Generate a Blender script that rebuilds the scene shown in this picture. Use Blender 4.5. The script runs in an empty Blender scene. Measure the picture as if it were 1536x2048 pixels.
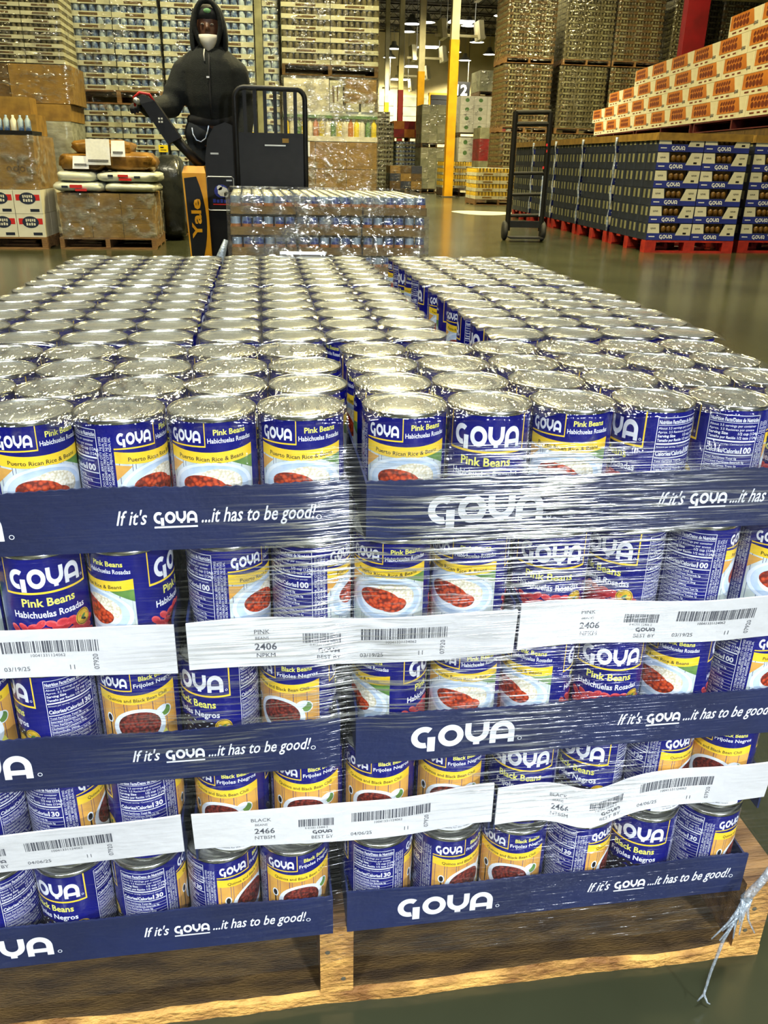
import bpy, bmesh, math, random
from mathutils import Vector, Matrix, noise
random.seed(7)
S = bpy.context.scene
C = S.collection
PI = math.pi

# ------------------------------------------------------------------ camera
CAM = Vector((-0.07498, -0.66404, 0.91212))
yaw, pitch, roll, FPX = 0.1478, 0.40236, 0.02112, 1648.8
fwd = Vector((math.sin(yaw) * math.cos(pitch), math.cos(yaw) * math.cos(pitch), -math.sin(pitch)))
rgt = Vector((math.cos(yaw), -math.sin(yaw), 0))
upv = rgt.cross(fwd)
r2 = rgt * math.cos(roll) + upv * math.sin(roll)
u2 = -rgt * math.sin(roll) + upv * math.cos(roll)
cd = bpy.data.cameras.new('camera')
cam = bpy.data.objects.new('camera', cd)
C.objects.link(cam)
mw = Matrix((r2, u2, -fwd)).transposed().to_4x4()
mw.translation = CAM
cam.matrix_world = mw
cd.sensor_fit = 'VERTICAL'
cd.sensor_height = 24.0
cd.lens = FPX / 2048 * 24.0
cd.clip_start = 0.02
cd.clip_end = 300
S.camera = cam

# ------------------------------------------------------------------ world, exposure
w = bpy.data.worlds.new('world')
S.world = w
w.use_nodes = True
w.node_tree.nodes['Background'].inputs[0].default_value = (0.60, 0.62, 0.55, 1)
w.node_tree.nodes['Background'].inputs[1].default_value = 0.03
S.view_settings.view_transform = 'Standard'
S.view_settings.look = 'None'
S.view_settings.exposure = 0.0
S.view_settings.gamma = 1.0
S.view_settings.use_curve_mapping = False
try:
    S.cycles.use_denoising = True
    S.cycles.transparent_max_bounces = 14
    S.cycles.max_bounces = 4
    S.cycles.diffuse_bounces = 2
    S.cycles.glossy_bounces = 2
    S.cycles.use_adaptive_sampling = True
    S.cycles.adaptive_threshold = 0.06
    S.cycles.adaptive_min_samples = 12
    S.cycles.sample_clamp_indirect = 4.0
    S.cycles.caustics_reflective = False
    S.cycles.caustics_refractive = False
except Exception:
    pass

# high-bay lamps of the hall, some added to brighten one area: (x, y, z, watts, size, colour); their fixtures are built further down
WARM = (1.0, 0.85, 0.40)
COOL = (0.84, 0.92, 1.0)
LAMPS = [
    (2.9, -7.6, 7.2, 1300, 0.9, COOL),
    (-4.0, -6.0, 7.2, 700, 0.9, COOL),
    (-0.3, -1.6, 7.2, 280, 0.9, COOL),
    (-1.2, 4.2, 7.2, 330, 0.9, (1.0, .93, .64)),
    (6.6, 3.6, 7.2, 330, 0.9, WARM),
    (-5.2, 5.6, 7.2, 200, 0.9, WARM),
    (1.3, 8.3, 7.2, 620, 0.9, WARM),
    (4.4, 12.2, 7.2, 290, 0.9, WARM),
    (3.0, 19.5, 7.2, 1000, 0.9, WARM),
    (8.4, 18.0, 7.2, 430, 0.9, WARM),
    (5.6, 36.0, 7.2, 1100, 0.9, WARM),
    (8.6, 59.4, 7.2, 1500, 1.2, (1.0, .93, .68)),  # added to brighten the far wall
    (13.6, 59.4, 7.2, 1500, 1.2, (1.0, .93, .68)),  # second lamp added for the far wall
    (7.6, 45.0, 7.2, 1300, 1.2, (1.0, .93, .68)),  # added to light the faces of the far posts
    (6.6, 22.0, 7.2, 420, 0.9, (1.0, .92, .62)),  # added to brighten the grey stacks along the aisle
    (5.0, 28.9, 7.2, 420, 0.9, (1.0, .92, .62)),  # added to light the second yellow post
]
LAMP_OBJS = []
for (x, y, z, wt, sz, col) in LAMPS:
    ld = bpy.data.lights.new('high_bay_glow', 'AREA')
    ld.shape = 'DISK'
    ld.size = sz
    ld.energy = wt
    ld.color = col
    ld.spread = math.radians(128)
    lo = bpy.data.objects.new('high_bay_glow', ld)
    C.objects.link(lo)
    LAMP_OBJS.append(lo)

# unseen lamp on a stand behind the camera, placed to give the wrap its glare
GLARE_POS = Vector((2.65, -6.6, 1.68))
ld = bpy.data.lights.new('glare_lamp_glow', 'AREA')
ld.shape = 'DISK'; ld.size = 0.18; ld.energy = 95; ld.color = (0.88, 0.94, 1.0); ld.spread = math.radians(100)
glare_light = bpy.data.objects.new('glare_lamp_glow', ld)
C.objects.link(glare_light)

# ------------------------------------------------------------------ materials
def nt(name):
    m = bpy.data.materials.new(name)
    m.use_nodes = True
    t = m.node_tree
    return m, t, t.nodes['Principled BSDF'], t.nodes['Material Output']

def rgba(c): return (c[0], c[1], c[2], 1.0)

def srgb(r, g, b):
    f = lambda v: ((v / 255 + .055) / 1.055) ** 2.4 if v > 10 else v / 255 / 12.92
    return (f(r), f(g), f(b))

def pm(name, c1, c2=None, scale=8.0, rough=0.6, metal=0.0, bump=0.0, bscale=None, stretch=(1, 1, 1), detail=4, coords='Object', spec=None, lo=.35, hi=.65):
    m, t, p, o = nt(name)
    if c2 is None: c2 = tuple(v * 0.82 for v in c1)
    tc = t.nodes.new('ShaderNodeTexCoord')
    mp = t.nodes.new('ShaderNodeMapping')
    mp.inputs['Scale'].default_value = stretch
    t.links.new(tc.outputs[coords], mp.inputs['Vector'])
    n = t.nodes.new('ShaderNodeTexNoise')
    n.inputs['Scale'].default_value = scale
    n.inputs['Detail'].default_value = detail
    t.links.new(mp.outputs[0], n.inputs['Vector'])
    r = t.nodes.new('ShaderNodeValToRGB')
    r.color_ramp.elements[0].position = lo
    r.color_ramp.elements[1].position = hi
    r.color_ramp.elements[0].color = rgba(c1)
    r.color_ramp.elements[1].color = rgba(c2)
    t.links.new(n.outputs[0], r.inputs[0])
    t.links.new(r.outputs[0], p.inputs['Base Color'])
    p.inputs['Roughness'].default_value = rough
    p.inputs['Metallic'].default_value = metal
    if spec is not None: p.inputs['Specular IOR Level'].default_value = spec
    if bump:
        n2 = t.nodes.new('ShaderNodeTexNoise')
        n2.inputs['Scale'].default_value = bscale or scale * 4
        n2.inputs['Detail'].default_value = 3
        t.links.new(mp.outputs[0], n2.inputs['Vector'])
        b = t.nodes.new('ShaderNodeBump')
        b.inputs['Strength'].default_value = bump
        b.inputs['Distance'].default_value = 0.01
        t.links.new(n2.outputs[0], b.inputs['Height'])
        t.links.new(b.outputs[0], p.inputs['Normal'])
    return m

def voro(name, c1, c2, c3, scale, rough=.5):
    m, t, p, o = nt(name)
    tc = t.nodes.new('ShaderNodeTexCoord')
    v = t.nodes.new('ShaderNodeTexVoronoi')
    v.inputs['Scale'].default_value = scale
    t.links.new(tc.outputs['Object'], v.inputs['Vector'])
    r = t.nodes.new('ShaderNodeValToRGB')
    r.color_ramp.elements[0].color = rgba(c1)
    r.color_ramp.elements[0].position = .1
    r.color_ramp.elements[1].color = rgba(c3)
    r.color_ramp.elements[1].position = .75
    e = r.color_ramp.elements.new(.45)
    e.color = rgba(c2)
    t.links.new(v.outputs['Distance'], r.inputs[0])
    t.links.new(r.outputs[0], p.inputs['Base Color'])
    p.inputs['Roughness'].default_value = rough
    return m

def film_mat(name, clear=0.9, rough=0.12, scale=90.0, stretch=(1, 1, 1), bump=0.6, lo=.5, hi=.7, amount=.55, mask=None, tint=(1, 1, 1), milk=0.25, dist=0.004, spots=None):
    """clear stretch film: see-through, with glossy creases that follow a stretched noise"""
    m, t, p, o = nt(name)
    t.nodes.remove(p)
    N = t.nodes.new
    tc = N('ShaderNodeTexCoord'); mp = N('ShaderNodeMapping')
    mp.inputs['Scale'].default_value = stretch
    t.links.new(tc.outputs['Object'], mp.inputs['Vector'])
    n = N('ShaderNodeTexNoise'); n.inputs['Scale'].default_value = scale; n.inputs['Detail'].default_value = 2.5
    t.links.new(mp.outputs[0], n.inputs['Vector'])
    rp = N('ShaderNodeMapRange')
    rp.inputs['From Min'].default_value = lo; rp.inputs['From Max'].default_value = hi
    rp.inputs['To Min'].default_value = 0.0; rp.inputs['To Max'].default_value = amount
    t.links.new(n.outputs[0], rp.inputs['Value'])
    fac = rp.outputs[0]
    if mask:
        n3 = N('ShaderNodeTexNoise'); n3.inputs['Scale'].default_value = mask[0]; n3.inputs['Detail'].default_value = 1
        t.links.new(tc.outputs['Object'], n3.inputs['Vector'])
        r3 = N('ShaderNodeMapRange'); r3.inputs['From Min'].default_value = mask[1]; r3.inputs['From Max'].default_value = mask[2]
        t.links.new(n3.outputs[0], r3.inputs['Value'])
        mu = N('ShaderNodeMath'); mu.operation = 'MULTIPLY'
        t.links.new(fac, mu.inputs[0]); t.links.new(r3.outputs[0], mu.inputs[1]); fac = mu.outputs[0]
    if spots:   # glare put into the film: streaks strengthened at picked places
        acc = None
        for (c, sc, k) in spots:
            m2 = N('ShaderNodeMapping'); m2.vector_type = 'TEXTURE'
            m2.inputs['Location'].default_value = c; m2.inputs['Scale'].default_value = sc
            t.links.new(tc.outputs['Object'], m2.inputs['Vector'])
            gr = N('ShaderNodeTexGradient'); gr.gradient_type = 'SPHERICAL'
            t.links.new(m2.outputs[0], gr.inputs['Vector'])
            mm = N('ShaderNodeMath'); mm.operation = 'MULTIPLY'; mm.inputs[1].default_value = k
            t.links.new(gr.outputs['Fac'], mm.inputs[0])
            if acc is None: acc = mm.outputs[0]
            else:
                aa = N('ShaderNodeMath'); aa.operation = 'ADD'
                t.links.new(acc, aa.inputs[0]); t.links.new(mm.outputs[0], aa.inputs[1]); acc = aa.outputs[0]
        a0 = N('ShaderNodeMath'); a0.operation = 'ADD'; a0.inputs[1].default_value = .10
        t.links.new(acc, a0.inputs[0])
        m0 = N('ShaderNodeMath'); m0.operation = 'MULTIPLY'
        t.links.new(fac, m0.inputs[0]); t.links.new(a0.outputs[0], m0.inputs[1]); fac = m0.outputs[0]
    ad = N('ShaderNodeMath'); ad.operation = 'ADD'; ad.use_clamp = True
    t.links.new(fac, ad.inputs[0]); ad.inputs[1].default_value = 1 - clear
    b = N('ShaderNodeBump'); b.inputs['Strength'].default_value = bump; b.inputs['Distance'].default_value = dist
    t.links.new(n.outputs[0], b.inputs['Height'])
    g = N('ShaderNodeBsdfGlossy'); g.inputs['Roughness'].default_value = rough; g.inputs['Color'].default_value = rgba(tint)
    t.links.new(b.outputs[0], g.inputs['Normal'])
    d = N('ShaderNodeBsdfDiffuse'); d.inputs['Color'].default_value = rgba(tuple(v * .85 for v in tint))
    t.links.new(b.outputs[0], d.inputs['Normal'])
    mg = N('ShaderNodeMixShader'); mg.inputs[0].default_value = milk
    t.links.new(g.outputs[0], mg.inputs[1]); t.links.new(d.outputs[0], mg.inputs[2])
    tr = N('ShaderNodeBsdfTransparent')
    mx = N('ShaderNodeMixShader')
    t.links.new(ad.outputs[0], mx.inputs[0]); t.links.new(tr.outputs[0], mx.inputs[1]); t.links.new(mg.outputs[0], mx.inputs[2])
    t.links.new(mx.outputs[0], o.inputs['Surface'])
    return m

def emit(name, col, strength):
    m, t, p, o = nt(name)
    p.inputs['Base Color'].default_value = rgba(col)
    p.inputs['Emission Color'].default_value = rgba(col)
    p.inputs['Emission Strength'].default_value = strength
    return m

M = {}
M['blue'] = pm('label_blue', srgb(13, 17, 118), srgb(9, 12, 102), 30, .25)
M['white'] = pm('print_white', srgb(238, 240, 244), srgb(228, 230, 236), 40, .35)
M['yellow'] = pm('print_yellow', srgb(250, 214, 60), srgb(244, 202, 40), 40, .35)
M['paleyellow'] = pm('print_pale_yellow', srgb(240, 236, 110), srgb(232, 226, 96), 40, .35)
M['black'] = pm('print_black', srgb(26, 24, 28), srgb(20, 18, 22), 40, .4)
M['plate'] = pm('print_plate', srgb(206, 222, 238), srgb(170, 196, 224), 60, .35)
M['platerim'] = pm('print_plate_rim', srgb(232, 240, 246), srgb(216, 228, 240), 60, .35)
M['cloth'] = pm('print_cloth', srgb(214, 224, 226), srgb(190, 200, 190), 60, .35)
M['rice'] = voro('print_rice', srgb(252, 250, 236), srgb(244, 238, 216), srgb(214, 204, 170), 420)
M['beans'] = voro('print_beans', srgb(222, 92, 40), srgb(196, 64, 26), srgb(110, 30, 14), 300)
M['pinkbean'] = pm('print_pink_bean', srgb(206, 62, 70), srgb(184, 44, 54), 200, .3)
M['pinkbeanlight'] = pm('print_pink_bean_light', srgb(226, 100, 100), srgb(208, 72, 78), 200, .3)
M['blackbean'] = pm('print_black_bean', srgb(44, 36, 48), srgb(24, 20, 30), 200, .3)
M['chili'] = voro('print_chili', srgb(150, 60, 44), srgb(112, 40, 32), srgb(58, 20, 18), 330)
M['tan'] = pm('print_tan', srgb(232, 178, 84), srgb(206, 146, 66), 30, .35)
M['green'] = pm('print_green', srgb(110, 150, 70), srgb(60, 110, 60), 60, .4)
M['gold'] = pm('print_gold', srgb(232, 196, 60), srgb(200, 160, 40), 90, .35)
M['tin'] = pm('tinplate', (.78, .79, .70), (.64, .65, .56), 14, .25, .86, .05, 60)
M['tinside'] = pm('tinplate_rim', (.78, .78, .74), (.66, .66, .62), 40, .22, 1.0)
M['trayblue'] = pm('tray_blue_print', srgb(20, 34, 80), srgb(14, 25, 64), 9, .5, 0, .08, 120)
M['traywhite'] = pm('tray_white_board', srgb(232, 232, 230), srgb(214, 214, 214), 6, .6, 0, .08, 80)
M['kraft'] = pm('kraft_board', srgb(152, 118, 46), srgb(122, 92, 34), 10, .75, 0, .06, 90)
M['kraftdark'] = pm('kraft_board_dark', srgb(100, 74, 28), srgb(74, 54, 18), 10, .8)
M['printgrey'] = pm('print_grey', srgb(70, 72, 80), srgb(90, 92, 100), 60, .6)
M['wood'] = pm('pallet_wood', srgb(150, 112, 66), srgb(96, 66, 36), 7, .8, 0, .5, 60, (1, 8, 8), 6)
M['woodend'] = pm('pallet_fresh_wood', srgb(222, 168, 84), srgb(128, 84, 34), 11, .75, 0, .7, 60, (1.4, 3, 3), 8)
M['wooddark'] = pm('pallet_weathered_wood', srgb(104, 78, 36), srgb(60, 42, 18), 9, .85, 0, .4, 70, (2, 9, 1), 6)
M['redwood'] = pm('pallet_red_paint', srgb(188, 44, 26), srgb(140, 26, 18), 9, .6, 0, .2, 50)
M['floor'] = None

# ------------------------------------------------------------------ mesh helpers
class B:
    def __init__(s): s.v = []; s.f = []; s.m = []
    def add(s, vs, fs, m=0):
        o = len(s.v); s.v += [tuple(v) for v in vs]
        for f in fs: s.f.append(tuple(i + o for i in f)); s.m.append(m)
        return s
    def box(s, x0, x1, y0, y1, z0, z1, m=0):
        v = [(x0, y0, z0), (x1, y0, z0), (x1, y1, z0), (x0, y1, z0), (x0, y0, z1), (x1, y0, z1), (x1, y1, z1), (x0, y1, z1)]
        return s.add(v, [(0, 3, 2, 1), (4, 5, 6, 7), (0, 1, 5, 4), (1, 2, 6, 5), (2, 3, 7, 6), (3, 0, 4, 7)], m)
    def hexa(s, v, m=0):
        return s.add(v, [(0, 3, 2, 1), (4, 5, 6, 7), (0, 1, 5, 4), (1, 2, 6, 5), (2, 3, 7, 6), (3, 0, 4, 7)], m)
    def lathe(s, prof, n=24, m=0, c=(0, 0, 0), cap0=False, cap1=False):
        vs = []
        for (r, z) in prof:
            for k in range(n):
                a = 2 * PI * k / n
                vs.append((c[0] + r * math.cos(a), c[1] + r * math.sin(a), c[2] + z))
        fs = []
        for i in range(len(prof) - 1):
            for k in range(n):
                k2 = (k + 1) % n
                fs.append((i * n + k, i * n + k2, (i + 1) * n + k2, (i + 1) * n + k))
        if cap0: fs.append(tuple(range(n - 1, -1, -1)))
        if cap1: fs.append(tuple((len(prof) - 1) * n + k for k in range(n)))
        return s.add(vs, fs, m)
    def tube(s, pts, r, n=8, m=0, closed=False):
        pts = [Vector(p) for p in pts]
        rs = r if isinstance(r, (list, tuple)) else [r] * len(pts)
        vs = []; L = len(pts); prev = None
        for i, p in enumerate(pts):
            a = pts[(i - 1) % L] if (closed or i > 0) else p
            b = pts[(i + 1) % L] if (closed or i < L - 1) else p
            t = (b - a).normalized()
            if prev is None:
                up = Vector((0, 0, 1)) if abs(t.z) < .9 else Vector((1, 0, 0))
                e1 = t.cross(up).normalized()
            else:
                e1 = (prev - t * prev.dot(t)).normalized()
            prev = e1; e2 = t.cross(e1)
            for k in range(n):
                an = 2 * PI * k / n
                vs.append(p + (e1 * math.cos(an) + e2 * math.sin(an)) * rs[i])
        fs = []
        for i in range(L if closed else L - 1):
            j = (i + 1) % L
            for k in range(n):
                k2 = (k + 1) % n
                fs.append((i * n + k, j * n + k, j * n + k2, i * n + k2))
        if not closed:
            fs.append(tuple(range(n))); fs.append(tuple((L - 1) * n + k for k in range(n - 1, -1, -1)))
        return s.add(vs, fs, m)
    def ball(s, c, r, n=10, k=7, m=0):
        rx, ry, rz = r if isinstance(r, (tuple, list)) else (r, r, r)
        vs = [(c[0], c[1], c[2] - rz)]; fs = []
        for i in range(1, k):
            a = -PI / 2 + PI * i / k
            for j in range(n):
                b = 2 * PI * j / n
                vs.append((c[0] + rx * math.cos(a) * math.cos(b), c[1] + ry * math.cos(a) * math.sin(b), c[2] + rz * math.sin(a)))
        vs.append((c[0], c[1], c[2] + rz))
        for j in range(n):
            fs.append((0, 1 + (j + 1) % n, 1 + j))
            e = 1 + (k - 2) * n
            fs.append((len(vs) - 1, e + j, e + (j + 1) % n))
        for i in range(k - 2):
            for j in range(n):
                j2 = (j + 1) % n
                fs.append((1 + i * n + j, 1 + i * n + j2, 1 + (i + 1) * n + j2, 1 + (i + 1) * n + j))
        return s.add(vs, fs, m)
    def caps(s, p0, p1, r0, r1, n=12, m=0):
        """tapered capsule"""
        p0 = Vector(p0); p1 = Vector(p1); t = (p1 - p0).normalized()
        pts = []; rs = []
        for k in range(5):
            a = PI / 2 * (1 - k / 4); pts.append(p0 - t * r0 * math.sin(a)); rs.append(max(r0 * math.cos(a), r0 * .08))
        for k in range(5):
            a = PI / 2 * k / 4; pts.append(p1 + t * r1 * math.sin(a)); rs.append(max(r1 * math.cos(a), r1 * .08))
        return s.tube(pts, rs, n, m)
    def flat(s, art, o, ux, uy, m=0, off=0.0):
        """2-D art (verts, faces) laid on a plane"""
        o = Vector(o); ux = Vector(ux); uy = Vector(uy); nn = ux.cross(uy).normalized() * off
        return s.add([o + ux * x + uy * y + nn for (x, y) in art[0]], art[1], m)
    def mesh(s, name, mats, smooth=False):
        me = bpy.data.meshes.new(name)
        me.from_pydata(s.v, [], s.f)
        for mt in (mats if isinstance(mats, (list, tuple)) else [mats]):
            me.materials.append(M[mt] if isinstance(mt, str) else mt)
        me.polygons.foreach_set('material_index', s.m)
        if smooth: me.polygons.foreach_set('use_smooth', [True] * len(s.f))
        me.update()
        return me
    def build(s, name, mats, parent=None, smooth=False, loc=(0, 0, 0), rz=0):
        return ob(name, s.mesh(name, mats, smooth), parent, loc, rz)

def ob(name, me, parent=None, loc=(0, 0, 0), rz=0):
    o = bpy.data.objects.new(name, me)
    C.objects.link(o)
    o.location = loc
    if rz: o.rotation_euler = (0, 0, rz)
    if parent: o.parent = parent
    return o

def tag(o, label, cat, group=None):
    o['label'] = label; o['category'] = cat
    if group: o['group'] = group
    return o

def thing(name, label, cat, loc=(0, 0, 0), rz=0, group=None):
    return tag(ob(name, None, None, loc, rz), label, cat, group)

def struct(o):
    o['kind'] = 'structure'; return o

def stuff(o):
    o['kind'] = 'stuff'; return o

ORD = ['first', 'second', 'third', 'fourth', 'fifth', 'sixth', 'seventh', 'eighth', 'ninth', 'tenth', 'eleventh', 'twelfth']

# ------------------------------------------------------------------ lettering
_tc = {}
def text2d(s, size=1.0, bold=0.0, shear=0.0, align='L', xs=1.0):
    key = (s, bold, shear)
    if key not in _tc:
        cu = bpy.data.curves.new('lettering', 'FONT')
        cu.body = s; cu.size = 1.0; cu.offset = bold; cu.shear = shear; cu.resolution_u = 2
        o = bpy.data.objects.new('lettering', cu)
        C.objects.link(o)
        dg = bpy.context.evaluated_depsgraph_get()
        me = o.evaluated_get(dg).to_mesh()
        vs = [(v.co.x, v.co.y) for v in me.vertices]
        fs = [tuple(p.vertices) for p in me.polygons]
        o.evaluated_get(dg).to_mesh_clear()
        bpy.data.objects.remove(o); bpy.data.curves.remove(cu)
        _tc[key] = (vs, fs)
    vs, fs = _tc[key]
    if not vs: return ([], [])
    x0 = min(v[0] for v in vs); x1 = max(v[0] for v in vs)
    dx = {'L': -x0, 'C': -(x0 + x1) / 2, 'R': -x1}[align]
    return ([((x + dx) * size * xs, y * size) for (x, y) in vs], fs)

def fit(s, width, height, bold=0.0, shear=0.0, align='C'):
    """text scaled to a width; height is the cap height"""
    vs, fs = text2d(s, 1.0, bold, shear, 'L')
    wd = max(v[0] for v in vs)
    sx = width / wd; sy = height / 0.70
    dx = {'L': 0, 'C': -width / 2, 'R': -width}[align]
    return ([(x * sx + dx, y * sy) for (x, y) in vs], fs)

def ring2d(cx, cy, ro, ri, a0, a1, n=18):
    vs = []; fs = []
    for k in range(n + 1):
        a = math.radians(a0 + (a1 - a0) * k / n)
        vs += [(cx + ro * math.cos(a), cy + ro * math.sin(a)), (cx + ri * math.cos(a), cy + ri * math.sin(a))]
    for k in range(n): fs.append((2 * k, 2 * k + 2, 2 * k + 3, 2 * k + 1) if a1 < a0 else (2 * k + 1, 2 * k, 2 * k + 2, 2 * k + 3))
    return vs, fs

def rect2d(x0, x1, y0, y1):
    return ([(x0, y0), (x1, y0), (x1, y1), (x0, y1)], [(0, 1, 2, 3)])

def ell2d(cx, cy, rx, ry, n=20, rot=0.0):
    c, s_ = math.cos(rot), math.sin(rot)
    vs = []
    for k in range(n):
        x, y = rx * math.cos(2 * PI * k / n), ry * math.sin(2 * PI * k / n)
        vs.append((cx + x * c - y * s_, cy + x * s_ + y * c))
    return vs, [tuple(range(n))]

def join2d(*arts):
    V = []; F = []
    for vs, fs in arts:
        o = len(V); V += list(vs); F += [tuple(i + o for i in f) for f in fs]
    return V, F

def move2d(a, dx, dy, sx=1, sy=1): return ([(x * sx + dx, y * sy + dy) for x, y in a[0]], a[1])

def frame2d(x0, x1, y0, y1, t):
    return join2d(rect2d(x0, x1, y0, y0 + t), rect2d(x0, x1, y1 - t, y1), rect2d(x0, x0 + t, y0 + t, y1 - t), rect2d(x1 - t, x1, y0 + t, y1 - t))

_lg = None
def logo(width, height, cx=0, cy=0):
    """the four rounded capitals of the maker's mark; cx, cy = centre"""
    global _lg
    if _lg is None:
        g = join2d(ring2d(.5, .5, .5, .25, 52, 284, 22), rect2d(.64, .94, -.17, .50))
        o = move2d(ring2d(.5, .5, .5, .25, 0, 360, 28), 1.05, 0)
        y = move2d(join2d(ring2d(.5, .60, .5, .25, 180, 360, 16), rect2d(0, .25, .6, 1), rect2d(.75, 1, .6, 1), rect2d(.37, .63, 0, .24)), 2.1, 0, .95)
        a = move2d(join2d(ring2d(.5, .5, .5, .25, 0, 180, 16), rect2d(0, .25, 0, .5), rect2d(.75, 1, 0, .5), rect2d(.25, .75, .17, .38)), 3.1, 0, .98)
        _lg = join2d(g, o, y, a)
    return ([(cx + (x / 4.08 - .5) * width, cy + (y - .5) * height) for x, y in _lg[0]], _lg[1])

def bars2d(x0, x1, y0, y1, seed=1, n=34):
    rr = random.Random(seed); out = []; x = 0.0
    ws = []
    for k in range(n): ws.append((rr.choice((1, 1, 2, 3)), rr.choice((1, 1, 2))))
    tot = sum(a + b for a, b in ws); sc = (x1 - x0) / tot
    x = x0
    for a, b in ws:
        out.append(rect2d(x, x + a * sc, y0, y1)); x += (a + b) * sc
    return join2d(*out)
# ------------------------------------------------------------------ hall: floor, ceiling, walls
mf, t_, p_, o_ = nt('polished_concrete')
tc_ = t_.nodes.new('ShaderNodeTexCoord')
n1 = t_.nodes.new('ShaderNodeTexNoise'); n1.inputs['Scale'].default_value = .9; n1.inputs['Detail'].default_value = 8
t_.links.new(tc_.outputs['Object'], n1.inputs['Vector'])
rp_ = t_.nodes.new('ShaderNodeValToRGB')
rp_.color_ramp.elements[0].position = .3; rp_.color_ramp.elements[0].color = rgba((.020, .023, .011))
rp_.color_ramp.elements[1].position = .75; rp_.color_ramp.elements[1].color = rgba((.055, .058, .030))
t_.links.new(n1.outputs[0], rp_.inputs[0]); t_.links.new(rp_.outputs[0], p_.inputs['Base Color'])
p_.inputs['Roughness'].default_value = .20
n2_ = t_.nodes.new('ShaderNodeTexNoise'); n2_.inputs['Scale'].default_value = 3; n2_.inputs['Detail'].default_value = 4
t_.links.new(tc_.outputs['Object'], n2_.inputs['Vector'])
b_ = t_.nodes.new('ShaderNodeBump'); b_.inputs['Strength'].default_value = .15; b_.inputs['Distance'].default_value = .004
t_.links.new(n2_.outputs[0], b_.inputs['Height']); t_.links.new(b_.outputs[0], p_.inputs['Normal'])
M['floor'] = mf
M['cream'] = pm('cream_wall', srgb(226, 210, 150), srgb(206, 190, 132), .6, .7)
M['ceil'] = pm('ceiling_deck', (.085, .075, .045), (.05, .045, .028), 1.2, .8, 0, 0, None, (.3, 6, 1))
M['steelceil'] = pm('joist_paint', (.10, .09, .055), (.07, .06, .04), 3, .6)
M['polewhite'] = pm('post_cream_paint', srgb(232, 220, 168), srgb(214, 200, 146), 3, .5)
M['poleyellow'] = pm('post_yellow_paint', srgb(232, 172, 14), srgb(208, 148, 8), 3, .5)
M['polered'] = pm('post_red_paint', srgb(112, 8, 18), srgb(88, 5, 12), 3, .5)
M['door'] = pm('dock_door_grey', srgb(150, 152, 128), srgb(128, 130, 108), 2, .6)
M['blackpaint'] = pm('black_paint', (.004, .004, .0045), (.007, .007, .007), 20, .5, spec=.3)
M['rubber'] = pm('black_rubber', (.015, .015, .015), (.03, .03, .03), 30, .7)
M['lamp'] = emit('lamp_lens', (1.0, .97, .86), 9)
M['lampmetal'] = pm('lamp_housing', (.55, .55, .5), (.45, .45, .4), 20, .4, .6)

struct(B().box(-16, 22, -14, 64, -.1, 0).build('floor', 'floor'))
struct(B().box(-16, 22, -14, 64, 9.0, 9.2).build('ceiling', 'ceil'))
struct(B().box(-16, 22, 62, 62.3, 0, 9).build('wall_back', 'cream'))
struct(B().box(-16.3, -16, -14, 64, 0, 9).build('wall_left', 'cream'))
struct(B().box(22, 22.3, -14, 64, 0, 9).build('wall_right', 'cream'))
struct(B().box(-16, 22, -14.3, -14, 0, 9).build('wall_front', 'cream'))
# roof joists
jb = B(); jb.box(-16, 22, -.05, .05, 8.72, 8.98); jm = None
jm = B().box(-16, 22, -.06, .06, -.06, .06).mesh('roof_joist', 'steelceil')
jw = B()
for k in range(64):
    x = -16 + k * 38 / 64
    jw.tube([(x, 0, -.28), (x + .3, 0, .0)], .015, 4); jw.tube([(x + .3, 0, 0), (x + 38 / 64, 0, -.28)], .015, 4)
jw.box(-16, 22, -.05, .05, -.36, -.28)
jwm = jw.mesh('joist_web', 'steelceil')
for k in range(22):
    y = 3 + k * 2.7
    o = struct(ob('trim_%d' % (k + 1), jm, None, (0, y, 8.93)))
    ob('joist_web', jwm, o)

# dock doors and openings of the far wall
def dock_door(n, x0, x1, z0, z1, mat, slats):
    d = struct(ob('door_%d' % n, B().box(x0 - .12, x1 + .12, 61.9, 62.02, z0, z1 + .12).mesh('door_frame', 'poleyellow' if mat == 'blackpaint' else 'polewhite')))
    hh = (z1 - z0) / slats
    pmn = B().box(x0, x1, 61.8, 61.9, .015, hh - .015).mesh('door_panel', mat)
    for k in range(slats): ob('door_panel', pmn, d, (0, 0, z0 + k * hh))
dock_door(1, 8.2, 9.3, .2, 5.0, 'door', 8)
dock_door(2, 9.9, 11.6, .2, 5.0, 'door', 8)
dock_door(3, 11.9, 13.1, 3.6, 5.2, 'blackpaint', 5)
dock_door(4, 16.6, 18.4, .2, 4.6, 'door', 8)

# number board on the wall
sb = thing('dock_sign', 'black square dock sign reading 12 hung before the cream wall', 'sign', (13.5, 59.5, 0))
B().box(-.55, .55, -.04, .04, 4.85, 5.85).build('sign_board', 'blackpaint', sb)
B().flat(fit('12', .75, .62, .03), (0, -.05, 5.05), (1, 0, 0), (0, 0, 1)).build('number_print', 'white', sb)
B().tube([(-.4, 0, 5.85), (-.4, 0, 8.99)], .02, 5).tube([(.4, 0, 5.85), (.4, 0, 8.99)], .02, 5).build('hanger', 'steelceil', sb)

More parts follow.
